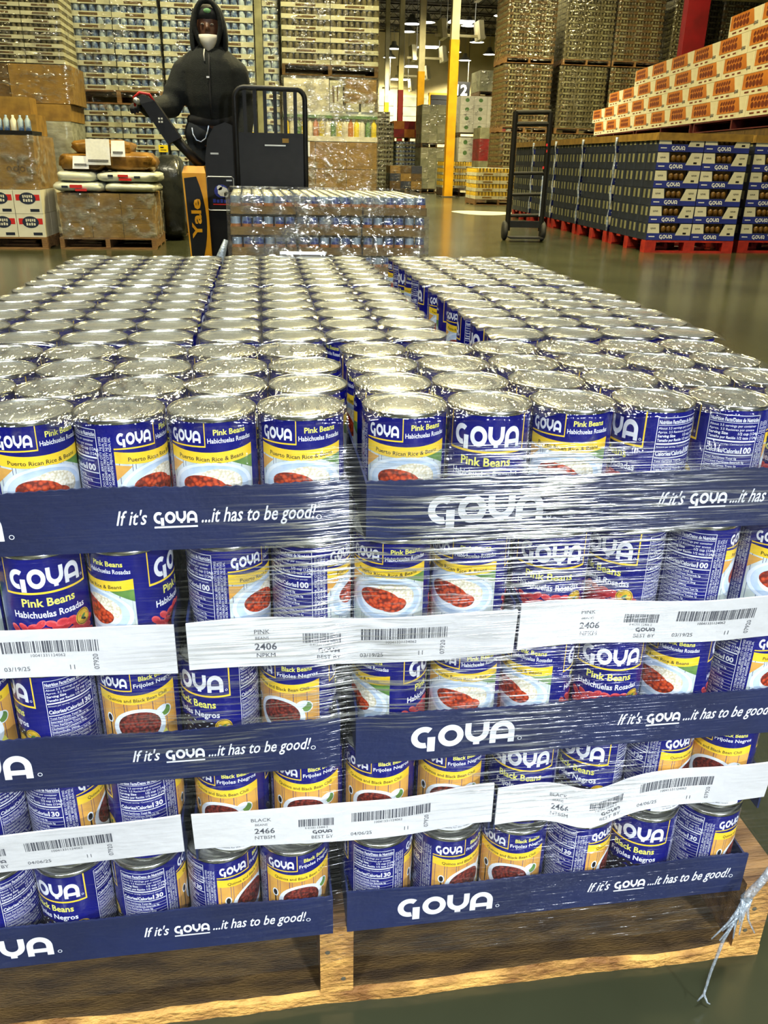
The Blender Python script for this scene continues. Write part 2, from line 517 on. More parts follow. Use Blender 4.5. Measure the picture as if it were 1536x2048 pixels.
# posts
def post(x, y, rad, zsplit, low, label, top=9.0, cover=None):
    t = thing('steel_post', label, 'post', (x, y, 0), 0, 'steel posts along the aisle')
    B().box(-rad, rad, -rad, rad, zsplit, top).build('upper_shaft', 'polewhite', t)
    B().box(-rad * 1.12, rad * 1.12, -rad * 1.12, rad * 1.12, 0, zsplit).build('painted_guard', low, t)
    B().box(-rad * 1.9, rad * 1.9, -rad * 1.9, rad * 1.9, 0, .03).build('foot_plate', 'steelceil', t)
post(5.23, 24.0, .105, 3.92, 'poleyellow', 'nearest cream and yellow steel post in the aisle')
post(5.79, 32.0, .105, 3.87, 'poleyellow', 'yellow-guarded steel post just right of the red one')
post(6.32, 40.0, .105, 3.84, 'polered', 'cream steel post with a red lower guard')
post(6.83, 48.0, .105, 3.80, 'poleyellow', 'yellow-footed steel post just left of the red one')
post(7.06, 54.0, .10, 3.68, 'poleyellow', 'leftmost and farthest thin steel post with yellow foot')
post(16.0, 52.0, .12, 3.8, 'poleyellow', 'cream steel post rising behind the grey carton stack')
rp = thing('red_post', 'wide dark red post rising behind the orange printed cartons', 'post', (10.2, 20.45, 0))
B().box(-.27, .27, -.12, .12, 0, 9).build('shaft', 'polered', rp)
B().box(-.36, .36, -.2, .2, 0, .03).build('foot_plate', 'steelceil', rp)

# high-bay fixtures; the first ones carry the lamps set up at the top
hb_can = B().lathe([(.10, .30), (.14, .28), (.16, .12), (.42, -.10), (.45, -.12), (.43, -.12), (.15, .10), (.02, .11)], 20).mesh('reflector', 'lampmetal', True)
hb_len = B().lathe([(.02, -.12), (.25, -.13), (.40, -.115)], 20, 0, (0, 0, 0)).mesh('lens', 'lamp', True)
def high_bay(x, y, z, label, lamp=None):
    t = thing('high_bay_lamp', label, 'lamp', (x, y, z), 0, 'high bay lamps')
    ob('reflector', hb_can, t); ob('lens', hb_len, t)
    B().tube([(0, 0, .3), (0, 0, 8.985 - z)], .012, 5).build('drop_rod', 'lampmetal', t)
    if lamp:
        lamp.parent = t; lamp.location = (0, 0, -.16)
dk = thing('glare_lamp', 'unseen lamp on a stand behind the camera, placed for the glare', 'lamp', (GLARE_POS.x, GLARE_POS.y, 0))
B().box(-.2, .2, -.2, .2, 0, .03).build('foot_plate', 'blackpaint', dk)
B().tube([(0, -.25, .03), (0, -.25, GLARE_POS.z)], .03, 10).build('stand_pole', 'blackpaint', dk)
B().tube([(0, -.25, GLARE_POS.z - .05), (0, -.06, GLARE_POS.z)], .02, 8).build('arm', 'blackpaint', dk)
hdk = ob('lamp_head', B().lathe([(.05, .16), (.10, .12), (.19, .0), (.20, -.01)], 20).mesh('lamp_head', 'lampmetal', True), dk, (0, 0, GLARE_POS.z))
aim = (Vector((.1, 0, .5)) - GLARE_POS).to_track_quat('-Z', 'Y')
hdk.rotation_mode = 'QUATERNION'; hdk.rotation_quaternion = aim
ob('lens', B().lathe([(.001, -.012), (.17, -.008)], 20).mesh('lens', 'lamp'), hdk)
glare_light.parent = hdk; glare_light.location = (0, 0, -.03)
near = ['behind the camera on the right', 'behind the camera on the left', 'above the bean pallet', 'above the wrapped small-can pallet', 'above the open floor on the right', 'above the left aisle', 'above the worker aisle', 'above the blue carton row', 'above the middle of the hall', 'above the brown stacks', 'over the far aisle', 'near the far wall, left, added to brighten it', 'near the far wall, right, added to brighten it', 'over the far posts, added to light them', 'before the nearest yellow post, added for the grey stacks', 'before the second yellow post, added to light it']
for i, (x, y, z, wt, sz, col) in enumerate(LAMPS):
    high_bay(x, y, z, 'round high bay lamp hung ' + near[i], LAMP_OBJS[i])
seen = [(12.3 - .6, 43.5, 'upper right by the brown stack'), (8.2, 50.0, 'left of the second yellow post, upper'), (8.6, 57.5, 'low beside the leftmost posts'),
        (10.9, 47.0, 'right of the nearest yellow post, high'), (12.8, 53.0, 'right of the nearest yellow post, middle'), (16.2, 57.0, 'lower right by the brown stack'),
        (15.0, 58.5, 'low over the grey carton stack'), (12.6, 58.0, 'low between the two yellow posts'), (8.6, 46.5, 'top centre beside the second yellow post')]
for (x, y, s_) in seen:
    high_bay(x, y, 7.5, 'small glowing round ceiling lamp, ' + s_)

# twin-panel strip fixtures hung over the aisle
def strip(x, y, z, label):
    t = thing('strip_light', label, 'lamp', (x, y, z), 0, 'twin strip lights over the aisle')
    B().box(-1.1, 1.1, -.05, .05, -.05, .05).build('crossbar', 'polewhite', t)
    pn = B().hexa([(-.10, -.5, -.25), (.10, -.5, -.25), (.10, .5, -.25), (-.10, .5, -.25), (-.2, -.5, .45), (.0, -.5, .45), (.0, .5, .45), (-.2, .5, .45)]).mesh('reflector_panel', 'polewhite')
    for sx in (-.75, .85): ob('reflector_panel', pn, t, (sx, 0, .1))
    tm = B().box(-.5, .5, -.3, .3, -.02, .04).mesh('tube_panel', 'lamp')
    ob('tube_panel', tm, t, (0, 0, .5))
    for sx in (-.6, .6): B().tube([(sx, 0, .05), (sx, 0, 8.985 - z)], .015, 5).build('drop_rod', 'lampmetal', t)
strip(9.6, 36.5, 7.0, 'twin strip light at the top edge near the brown stack')
strip(8.6, 38.5, 5.85, 'twin strip light crossing the nearest yellow post')
strip(8.9, 47.5, 5.9, 'twin strip light between the two yellow posts')
strip(9.3, 54.0, 5.6, 'farther twin strip light beside the second yellow post')
strip(9.2, 59.0, 5.3, 'farthest twin strip light before the dock doors')
# ------------------------------------------------------------------ the bean can
D = 0.0765
RC = 0.0376          # label radius
HC = 0.1115
ZT = 0.71642
LP = 0.11547
CIRC = 2 * PI * RC * 1000   # mm

can_body = B().lathe([(.030, .004), (.0345, .0), (.0378, .0005), (.0378, .0035), (.0370, .005), (.0370, .1065), (.0378, .108), (.0378, .1110), (.0372, .1115), (.0366, .1110)], 40).mesh('can_body', 'tinside', True)
can_lid = B().lathe([(.0369, .1113), (.0364, .1096), (.0354, .1090), (.0342, .1097), (.0325, .1098), (.0312, .1092), (.0300, .1098), (.0280, .1099), (.0266, .1094), (.0252, .1099), (.012, .1101), (.0005, .1102)], 40).mesh('lid', 'tin', True)
LMATS = ['blue', 'white', 'yellow', 'paleyellow', 'black', 'plate', 'platerim', 'cloth', 'rice', 'beans', 'pinkbean', 'pinkbeanlight', 'blackbean', 'chili', 'tan', 'green', 'gold']
LI = {k: i for i, k in enumerate(LMATS)}

def label_mesh(kind):
    A = []   # (art, material, layer)
    def put(art, m, lay): A.append((art, LI[m], lay))
    pink = kind == 'pink'
    l1, l2 = ('Pink Beans', 'Habichuelas Rosadas') if pink else ('Black Beans', 'Frijoles Negros')
    cal = '100' if pink else '130'
    H = 103.0
    nq = 90
    vs = []; fs = []
    for k in range(nq + 1):
        u = -42 + CIRC * k / nq
        vs += [(u, 0), (u, H)]
    for k in range(nq): fs.append((2 * k, 2 * k + 2, 2 * k + 3, 2 * k + 1))
    put((vs, fs), 'blue', 0)
    # front panel
    put(logo(62, 19, 0, 84.5), 'white', 2)
    put(join2d(rect2d(-37, -36, 71, H), rect2d(36, 37.3, 69.5, H), rect2d(-37, 36, 69.5, 71.5)), 'yellow', 2)
    put(move2d(ring2d(0, 0, 1.2, .8, 0, 360, 12), 33.6, 77), 'white', 2)
    put(fit(l1, 44, 7.6, .025), 'paleyellow', 2) if False else put(move2d(fit(l1, 46, 7.8, .022), 0, 57.5), 'paleyellow', 2)
    put(move2d(fit(l2, 64 if pink else 52, 6.4, .02), 0, 46.5), 'white', 2)
    rr = random.Random(3)
    bc = ('pinkbean', 'pinkbeanlight') if pink else ('blackbean', 'blackbean')
    put(join2d(rect2d(-34, 36, 2, 30)), bc[0], 1)
    spots = []
    for row in range(7):
        for k in range(9):
            spots.append((-33 + k * 8.2 + (row % 2) * 4 + rr.uniform(-1, 1), 40 - row * 5.5 - abs(k - 4.2) ** 1.6 * .55 + rr.uniform(-1, 1)))
    for q, (x, y) in enumerate(spots):
        rot = rr.uniform(-.8, .8)
        if y < 3: continue
        put(ell2d(x, y, 5.3, 3.3, 12, rot), bc[1], 2 + (q % 3) * .5)
        put(ell2d(x - .4, y - .7, 4.6, 2.5, 12, rot), bc[0], 4 + (q % 3) * .5)
        put(ell2d(x + 1, y + 1.4, 1.4, .5, 8, rot), 'platerim' if not pink else 'pinkbeanlight', 6)
    put(ell2d(29, 36, 8.2, 8.2, 24), 'gold', 6); put(ring2d(29, 36, 7.4, 6.9, 0, 360, 24), 'black', 7); put(ell2d(29, 36, 3.4, 1.6, 10, .7), 'green', 7); put(ell2d(29.6, 33.6, 3.0, 1.2, 10, -.5), 'black', 7)
    if not pink: put(ell2d(14, 27, 7.5, 7.5, 24), 'gold', 7.5); put(ring2d(14, 27, 6.7, 6.2, 0, 360, 24), 'black', 8); put(move2d(fit('2019', 7, 2, .01), 14, 26), 'black', 8)
    # nutrition panel
    x0, x1 = 47, 93
    put(frame2d(x0, x1, 6, 99, .5), 'white', 2)
    def tl(s, y, h, b=.01, wmax=43.5, x=x0 + 1.4):
        a = text2d(s, h / .7, b)
        wd = max(v[0] for v in a[0])
        if wd > wmax: a = move2d(a, 0, 0, wmax / wd, 1)
        put(move2d(a, x, y), 'white', 2)
    tl('Nutrition Facts/Datos de Nutrición', 93, 3.6, .02)
    put(rect2d(x0 + 1, x1 - 1, 91.6, 92.0), 'white', 2)
    tl('About 3.5 servings per container', 88, 2.2, .0); tl('Aprox. 3.5 Raciones por envase', 84.4, 2.2, .0)
    tl('Serving Size', 80.6, 2.5, .02); tl('1/2 cup (124g)', 80.6, 2.5, .01, 20, x1 - 19)
    tl('Tamaño por Ración', 76.6, 2.5, .02, 24); tl('1/2 taza (124g)', 76.6, 2.5, .01, 20, x1 - 19)
    put(rect2d(x0 + 1, x1 - 1, 73.6, 75.0), 'white', 2)
    tl('Amount per serving / Cantidad por porción', 70.8, 1.6, .0)
    tl('Calories/Calorías', 63.2, 4.0, .025, 30); tl(cal, 63, 5.6, .03, 13, x1 - 14)
    put(rect2d(x0 + 1, x1 - 1, 60.6, 61.5), 'white', 2)
    rows = ['Total Fat/Grasa Total 0g', '  Saturated Fat/Grasa Saturada 0g', '  Trans Fat/Grasa Trans 0g', 'Cholesterol/Colesterol 0mg', 'Sodium/Sodio 390mg', 'Total Carbohydrate/Carbohidrato Total 19g', '  Dietary Fiber/Fibra Dietética 6g', '  Total Sugars/Azúcares Totales 1g', 'Protein/Proteínas 7g', 'Vitamin D/Vitamina D 0mcg', 'Calcium/Calcio 50mg', 'Iron/Hierro 1.8mg', 'Potassium/Potasio 410mg']
    for k, s_ in enumerate(rows):
        y = 57 - k * 3.8
        tl(s_, y, 2.0, .012, 36); put(rect2d(x0 + 1, x1 - 1, y - 1.0, y - .75), 'white', 2)
    # upright small print
    for k in range(4):
        a = text2d('INGREDIENTS: BEANS, WATER, SALT. INGREDIENTES: FRIJOLES, AGUA, SAL.' if k % 2 else 'DISTRIBUTED BY / DISTRIBUIDO POR  JERSEY CITY NJ 07302', 2.0 / .7, 0)
        wd = max(v[0] for v in a[0]); sc = 84 / wd
        put(([(95.8 + k * 2.7 - y + 1, 9 + x * sc) for x, y in a[0]], a[1]), 'white', 2)
    # serving-idea panel
    bx0, bx1 = 107.0, 186.0
    cx = (bx0 + bx1) / 2
    put(rect2d(bx0, bx1, 0, 72.5), 'cloth' if pink else 'tan', 1)
    put(move2d(logo(29, 10.5, 0, 0), bx0 + 17.5, 91), 'white', 3)
    put(join2d(rect2d(bx0 + 35, bx0 + 35.8, 83, H), rect2d(bx0, bx0 + 35.8, 82, 83.3)), 'yellow', 3)
    put(move2d(fit(l1, 29, 4.8, .022), bx0 + 57, 92.5), 'paleyellow', 3)
    put(move2d(fit(l2, 40, 4.2, .016), bx0 + 57.5, 85.6), 'white', 3)
    n = 16; vs = []; fs = []
    for k in range(n + 1):
        q = k / n; u = bx0 + (bx1 - bx0) * q; sag = 4 * q * (1 - q) * 3.0
        vs += [(u, 70.5 - sag), (u, 80.5 - sag)]
    for k in range(n): fs.append((2 * k, 2 * k + 2, 2 * k + 3, 2 * k + 1))
    put((vs, fs), 'yellow', 2)
    s_ = 'Puerto Rican Rice & Beans' if pink else 'Quinoa and Black Bean Chili'
    a = fit(s_, 58, 3.6, .012)
    put(([(cx + x, 72.8 + y - 3.0 * (1 - (x / 40) ** 2)) for x, y in a[0]], a[1]), 'black', 3)
    if pink:
        put(join2d(([(bx1 - 26, 70), (bx1, 58), (bx1, 70)], [(0, 1, 2)])), 'green', 1.5)
        put(([(bx0, 69), (bx0 + 14, 67), (bx0, 55)], [(0, 1, 2)]), 'tan', 1.5)
        put(ell2d(cx, 45, 38, 24, 30), 'plate', 2); put(ring2d(0, 0, 1, .93, 0, 360, 30), 'platerim', 3) if False else None
        put(move2d(ring2d(0, 0, 1, .90, 0, 360, 30), cx, 45, 37.5, 23.5), 'platerim', 3)
        put(ell2d(cx, 45, 27, 16, 26), 'platerim', 3)
        put(ell2d(cx + 8, 51, 19, 11.5, 24, -.2), 'rice', 4)
        put(ell2d(cx - 7, 46, 19.5, 11, 24, -.14), 'beans', 5); put(ell2d(cx + 6, 41, 13, 8, 20, .1), 'beans', 5.5)
    else:
        put(ell2d(cx + 26, 52, 6.5, 6.5, 18), 'green', 2); put(ring2d(cx + 26, 52, 6.5, 5.4, 0, 360, 18), 'platerim', 3)
        put(ell2d(cx - 29, 50, 3.6, 5.5, 14), 'platerim', 2); put(ell2d(cx - 29, 50, 2.4, 4, 14), 'black', 3); put(rect2d(cx - 29.8, cx - 28.2, 22, 45), 'black', 2)
        put(ell2d(cx, 40, 25, 22, 28), 'platerim', 2.5); put(ell2d(cx + 21, 55, 6.5, 4, 14, .5), 'platerim', 2.5)
        put(ell2d(cx, 42, 20, 16.5, 26), 'chili', 4)
        put(([(cx + 15, 22), (cx + 29, 22), (cx + 24, 33)], [(0, 1, 2)]), 'paleyellow', 3)
    n = 16; vs = []; fs = []
    for k in range(n + 1):
        q = k / n; u = bx0 + (bx1 - bx0) * q; sag = 4 * q * (1 - q) * 4.0
        vs += [(u, 0), (u, 17 - sag)]
    for k in range(n): fs.append((2 * k, 2 * k + 2, 2 * k + 3, 2 * k + 1))
    put((vs, fs), 'white', 5)
    for k, s2 in enumerate(('A hearty, satisfying dish from the Caribbean that', 'makes the most of every pantry, great for supper', 'or lunch. See our website for this recipe.')):
        put(move2d(fit(s2, 66 - k * 6, 2.0, .008), cx, 9.6 - k * 3.4), 'black', 6)
    # wrap the flat artwork round the can
    bm = bmesh.new()
    for (vs, fs), m, lay in A:
        bv = [bm.verts.new((x, y, lay)) for x, y in vs]
        for f in fs:
            try:
                q = bm.faces.new([bv[i] for i in f]); q.material_index = m
            except ValueError:
                pass
    for k in range(-13, 60):
        u = k * 3.3
        if u > CIRC: break
        bmesh.ops.bisect_plane(bm, geom=bm.verts[:] + bm.edges[:] + bm.faces[:], plane_co=(u, 0, 0), plane_no=(1, 0, 0))
    for v in bm.verts:
        u, y, lay = v.co
        r = RC + lay * 0.00003
        th = u / 1000 / RC
        v.co = (r * math.sin(th), -r * math.cos(th), .0042 + y / 1000)
    bm.normal_update()
    me = bpy.data.meshes.new('paper_label')
    bm.to_mesh(me); bm.free()
    for k in LMATS: me.materials.append(M[k])
    return me
LAB = {'pink': label_mesh('pink'), 'black': label_mesh('black')}

def can(x, y, z, u0, kind, label, group=None):
    """u0 (mm along the label) is turned towards the camera"""
    al = math.atan2(CAM.y - y, CAM.x - x)
    rz = al + PI / 2 - u0 / 1000 / RC
    t = thing('bean_can', label, 'can', (x, y, z), rz, group or 'bean cans on the pallet')
    ob('can_body', can_body, t); ob('lid', can_lid, t); ob('paper_label', LAB[kind], t)
    return t

def lay_off(i): return (-0.0044 * i, -0.004 * i)
def face_of(u):
    u = u % CIRC
    if u < 34 or u > 215: return 'with big lettering'
    if u < 50: return 'half showing nutrition panel'
    if u < 98: return 'showing nutrition panel'
    if u < 128: return 'half showing food picture'
    if u < 178: return 'with food picture'
    return 'showing plain blue'

U = {0: ([20, 70, 138, 115, 150, 147], [143, 0, 146, 40, 62, 20]),
     2: ([30, 150, 58, 150, 28, 165], [185, 146, 168, -6, 160, 95]),
     4: ([120, 50, 30, 80, 115, 140], [75, 120, 145, 92, 2, 90]),
     1: ([60, 150, 0, 186], [108, 92, 150, 158], [-2, 22, 75, 120]),
     3: ([60, 40, 100, 75], [160, 148, 150, 146], [0, 15, 100, 150])}
LNAME = ['top layer', 'second layer from top', 'middle layer', 'fourth layer from top', 'bottom layer']
GF = 0.0152
TRAYS = []     # (layer, x0, y0, nx, ny, kind, where)
DR = 0.0777
# top layer
def block(x0, y0, nx, ny, px, py, z, kind, where, us=None, fromright=False, frontname=None):
    rr = random.Random(hash(where) % 1000 if False else len(where) * 7 + nx)
    for j in range(ny):
        for i in range(nx):
            x = x0 + (i + .5) * px; y = y0 + (j + .5) * py
            jx = random.uniform(-.0006, .0006) + (.011 if where == 'top left tray' and j in (1, 2) else 0)
            if us is not None and j == 0:
                u0 = us[i]
            else:
                u0 = rr.uniform(0, CIRC)
            n = (nx - i) if fromright else (i + 1)
            if us is not None and j == 0:
                lab = '%s bean can %s, %s from %s, front of %s' % (kind, face_of(u0), ORD[n - 1], 'right' if fromright else 'left', where)
            else:
                lab = 'silver-topped bean can, %s from %s in row %s of %s' % (ORD[n - 1], 'right' if fromright else 'left', ['one', 'two', 'three', 'four', 'five', 'six'][j], where)
            can(x + jx, y, z, u0, kind, lab)
zc = ZT - LP + .003
block(-GF / 2 - 6 * D, 0, 6, 4, D, D, zc, 'pink', 'top left tray', U[0][0], True)
block(GF / 2, 0, 6, 4, DR, D, zc, 'pink', 'top right tray', U[0][1])
y1 = 4 * D + .0084; y2 = y1 + 6 * D + .0148
for (x0, nm, fr) in ((-.4650, 'left', True), (-.1550, 'centre', False), (.2007, 'right', False)):
    dyl = -.012 if nm == 'left' else 0
    block(x0, y1 + dyl * .3, 4, 6, D, D, zc, 'pink', 'near %s block behind' % nm, None, fr)
    block(x0, y2 + dyl, 4, 6, D, D, zc, 'pink', 'far %s block' % nm, None, fr)
# front rows of the lower layers
for L in (1, 2, 3, 4):
    dx, dy = lay_off(L)
    z = ZT - (L + 1) * LP + .003
    if L in (2, 4):
        for s_, (xx, us, wn) in enumerate(((-GF / 2 - 6 * D, U[L][0], 'left'), (GF / 2, U[L][1], 'right'))):
            kind = 'pink' if (L == 2 and s_ == 1) else 'black'
            for i in range(6):
                n = 6 - i if s_ == 0 else i + 1
                can(xx + dx + (i + .5) * D, dy + .5 * D, z, us[i], kind, '%s bean can %s, %s from %s, %s tray of %s' % (kind, face_of(us[i]), ORD[n - 1], 'right' if s_ == 0 else 'left', wn, 'middle layer' if L == 2 else 'bottom layer'))
    else:
        for s_, (xx, us, wn) in enumerate(((-.150 - .0105 - 4 * D, U[L][0], 'left'), (-.150, U[L][1], 'centre'), (.160, U[L][2], 'right'))):
            kind = 'pink' if L == 1 else 'black'
            for i in range(4):
                n = 4 - i if s_ == 0 else i + 1
                can(xx + dx + (i + .5) * D, dy + .5 * D, z, us[i], kind, '%s bean can %s, %s from %s, %s tray, %s layer' % (kind, face_of(us[i]), ORD[n - 1], 'right' if s_ == 0 else 'left', wn, 'second' if L == 1 else 'fourth'))
# the packed cans deep inside and along the flanks of the lower layers
pk = B()
for L in (1, 2, 3, 4):
    dx, dy = lay_off(L)
    z = ZT - (L + 1) * LP + .003
    for j in range(1, 16):
        for i in range(12):
            if j > 1 and 0 < i < 11: continue
            x = -6 * D + (i + .5) * D + dx + (.0076 if i > 5 else -.0076); y = dy + .004 + (j + .5) * D + .012 * (j > 5)
            pk.lathe([(.0365, 0), (.0372, .004), (.0372, .107), (.0376, .109), (.0376, .1112)], 14, 0, (x, y, z))
            pk.lathe([(.0376, .1112), (.0350, .108), (.001, .108)], 14, 1, (x, y, z))
o = stuff(pk.build('packed_cans', ['blue', 'tin'], None, True))
tag(o, 'shadowed blue cans packed behind the front rows of the lower layers', 'cans')

# ------------------------------------------------------------------ trays
def slogan(b, o, ux, uy, wd, m, off):
    """the tray slogan: script words round the maker's mark; o = left end of baseline, wd = whole width"""
    k = wd / 100.0
    b.flat(move2d(fit("If it's", 15, 7.6, .012, .35, 'L'), 0, 0), o, [v * k for v in ux], [v * k for v in uy], m, off)
    b.flat(logo(21, 6.4, 28.5, 3.2), o, [v * k for v in ux], [v * k for v in uy], m, off)
    b.flat(rect2d(18, 39, -2.4, -1.4), o, [v * k for v in ux], [v * k for v in uy], m, off)
    b.flat(move2d(fit('...it has to be good!', 57, 7.8, .012, .35, 'L'), 41, 0), o, [v * k for v in ux], [v * k for v in uy], m, off)
    b.flat(ring2d(99.2, .6, 1.4, 1.0, 0, 360, 12), o, [v * k for v in ux], [v * k for v in uy], m, off)

def wallmesh(L, h, th, nx, name, mat, jag=0.0, bend=None, seed=0, zf=None):
    """an upright board from x=0..L standing on z=0, facing -Y, outer face at y=0"""
    rr = random.Random(seed); b = B()
    f = []; 
    for i in range(nx + 1):
        x = L * i / nx
        hz = h + (jag * (1 if i % 2 else -1) * rr.uniform(.4, 1) if jag else 0) + .0012 * math.sin(x * 31 + seed)
        by = bend(x, 1.0) if bend else 0; b0 = bend(x, 0.0) if bend else 0; bm_ = bend(x, .5) if bend else 0
        q0 = zf(x) if zf else 0
        f.append([(x, b0, q0), (x, bm_, q0 + hz * .5), (x, by, q0 + hz), (x, by + th, q0 + hz), (x, b0 + th, q0)])
    vs = [p for q in f for p in q]; fs = []; 
    for i in range(nx):
        a = i * 5; c = a + 5
        for k in range(4): fs.append((a + k, c + k, c + k + 1, a + k + 1))
        fs.append((a + 4, c + 4, c, a))
    fs.append((0, 1, 2, 3, 4)); e = nx * 5; fs.append((e + 4, e + 3, e + 2, e + 1, e))
    b.add(vs, fs)
    return b

def tray(label, x0, y0, wd, dp, z, front, hf, art=None, seed=0, back=True, zo=0.0, zf=None):
    """front: 'blue' long print wall or 'white' end wall facing the camera"""
    t = thing('can_tray', label, 'tray', (x0, y0, z), 0, 'shallow can trays on the pallet')
    th = .0022
    B().box(0, wd, .018 if zo > .005 else 0, dp, 0, th).build('base_sheet', 'trayblue', t)
    side = 'trayblue'
    fm = 'trayblue' if front == 'blue' else 'traywhite'
    amp = .0012 if front == 'blue' else .0035
    bend = lambda x, q: -amp * (1 + math.sin(x * (9 if front == 'white' else 13) + seed * 1.7)) * q - .0003
    b = wallmesh(wd, hf, th, 110 if front == 'blue' else 40, 'front_wall', fm, .0007 if front == 'blue' else .0, bend, seed, zf)
    fw = b.build('front_wall', fm, t, False, (0, -.0035, zo))
    if art:
        ab = B(); art(ab)
        ab.v = [(x, y - .0003 + bend(x, max(0, z_ / hf)), z_) for (x, y, z_) in ab.v]
        if zf: ab.v = [(x, y, z_ + zf(x)) for (x, y, z_) in ab.v]
        ab.build('wall_print', 'white' if front == 'blue' else 'printgrey', fw)
    bw = ob('back_wall', wallmesh(wd, hf, th, 20, 'back_wall', fm).mesh('back_wall', fm), t, (0, dp - th, 0))
    sm = wallmesh(dp, hf * .9, th, 20, 'side_wall', side).mesh('side_wall', side)
    for sx in (0, wd):
        q = ob('side_wall', sm, t, (sx + (th if sx == 0 else 0) if sx == 0 else sx, 0, 0)); q.rotation_euler = (0, 0, PI / 2)
        q.location.x = sx + (.0022 if sx == 0 else .0)
    return t

def blue_art(full=True, logo_u=.09, slog=(.25, .17), hh=.0535, lw=.106):
    def f(b):
        z0 = hh / 2 - .001
        X = (1, 0, 0); Z = (0, 0, 1)
        b.flat(logo(lw, .027, logo_u + lw / 2 - .003, z0), (0, 0, 0), X, Z, 0, 0)
        b.flat(ring2d(logo_u + lw + .003, z0 - .010, .0022, .0016, 0, 360, 14), (0, 0, 0), X, Z, 0, 0)
        slogan(b, (slog[0], 0, z0 - .003), X, Z, slog[1], 0, 0)
    return f

def white_art(code, sub, word, best, seed):
    def f(b):
        X = (1, 0, 0); Z = (0, 0, 1)
        def tx(s_, x, z, h, bold=.0, al='C', wd=None):
            a = text2d(s_, h / .7, bold, 0, al)
            b.flat(move2d(a, x, z), (0, 0, 0), X, Z, 0, 0)
        tx(word, .067, .0345, .0046); tx('BEANS', .067, .0285, .003); tx(code, .070, .0175, .0072, .012); tx(sub, .070, .0095, .0046)
        b.flat(bars2d(.104, .140, .024, .034, seed, 26), (0, 0, 0), X, Z, 0, 0)
        tx('0 41331 12406 2', .122, .0205, .0024)
        b.flat(logo(.020, .0046, .128, .0158), (0, 0, 0), X, Z, 0, 0)
        tx('BEST BY', .128, .0062, .0044); tx(best, .168, .0072, .0044); tx('11', .215, .0075, .0048)
        b.flat(bars2d(.158, .240, .026, .038, seed + 5, 46), (0, 0, 0), X, Z, 0, 0)
        tx('10041331124062', .196, .0215, .003)
        a = text2d('07920', .0046 / .7, 0, 0, 'C')
        b.flat(([(.238 - y, .015 + x) for x, y in a[0]], a[1]), (0, 0, 0), X, Z, 0, 0)
    return f

G_ = lambda x, c, w_: math.exp(-((x - c) / w_) ** 2)
ZF = {(1, 0): lambda x: .004 * math.sin(x * 12), (1, 1): lambda x: .003 * math.sin(x * 17 + 1) - .002, (1, 2): lambda x: .004 * G_(x, .06, .06) - .003 * G_(x, .2, .05),
      (3, 0): lambda x: .010 * (x / .306) - .008, (3, 1): lambda x: .004 * math.sin(x * 14 + 2) + .006 * G_(x, .28, .05), (3, 2): lambda x: -.015 * G_(x, .105, .035) + .006 * G_(x, .30, .12) + .002 * math.sin(x * 40)}
HF = [(.0580, -.001), (.0495, -.007), (.058, -.011), (.050, .014), (.056, 0)]
for L in range(5):
    dx, dy = lay_off(L)
    z = ZT - (L + 1) * LP
    nm = LNAME[L]
    if L % 2 == 0:
        tray('blue printed can tray, left half of the %s' % nm, -GF / 2 - 6 * D + dx, dy, 6 * D, 4 * D, z, 'blue', HF[L][0], blue_art(True, .068, (.262, .172), HF[L][0]), L, zo=HF[L][1])
        tray('blue printed can tray, right half of the %s' % nm, GF / 2 + dx, dy, 6 * (DR if L == 0 else D), 4 * D, z, 'blue', HF[L][0], blue_art(True, .058, (.270, .174), HF[L][0]), L + 10, zo=HF[L][1])
        for sx in ((-.465, -.155, .2007) if L == 0 else ()):
            wn = {-.465: 'left', -.155: 'centre', .2007: 'right'}[sx]
            dyl = -.012 if wn == 'left' else 0
            tray('can tray under the near %s block of the top layer' % wn, sx, y1 + dyl * .3, 4 * D, 6 * D, z, 'white', .045, None, 3)
            tray('can tray under the far %s block of the top layer' % wn, sx, y2 + dyl, 4 * D, 6 * D, z, 'white', .045, None, 4)
    else:
        for q, (xx, wn) in enumerate(((-.150 - .0105 - 4 * D, 'left'), (-.150, 'centre'), (.160, 'right'))):
            art = white_art('2406', 'NPKM', 'PINK', '03/19/25', 4) if L == 1 else white_art('2466', 'NTBSM', 'BLACK', '04/06/25', 9)
            tray('white barcoded can tray, %s one of the %s' % (wn, nm), xx + dx, dy, 4 * D, 6 * D, z, 'white', HF[L][0], art, L * 5 + q, zo=HF[L][1], zf=ZF[(L, q)])
# plain boards of the trays deeper in the lower layers
ib = B()
for L in (1, 2, 3, 4):
    dx, dy = lay_off(L); z = ZT - (L + 1) * LP
    yb = dy + (6 * D + .012 if L % 2 else 4 * D + .012)
    ib.box(-6 * D - .0076 + dx, 6 * D + .0076 + dx, yb, 16 * D + .02 + dy, z, z + .0022)
    for sx in (-6 * D - .0095 + dx, 6 * D + .0075 + dx): ib.box(sx, sx + .002, yb, 16 * D + .02 + dy, z, z + .05)
    ib.box(-6 * D - .0076 + dx, 6 * D + .0076 + dx, 16 * D + .02 + dy, 16 * D + .022 + dy, z, z + .05)
tag(stuff(ib.build('inner_tray_board', 'trayblue')), 'blue tray boards along the flanks and back of the lower layers', 'boards')

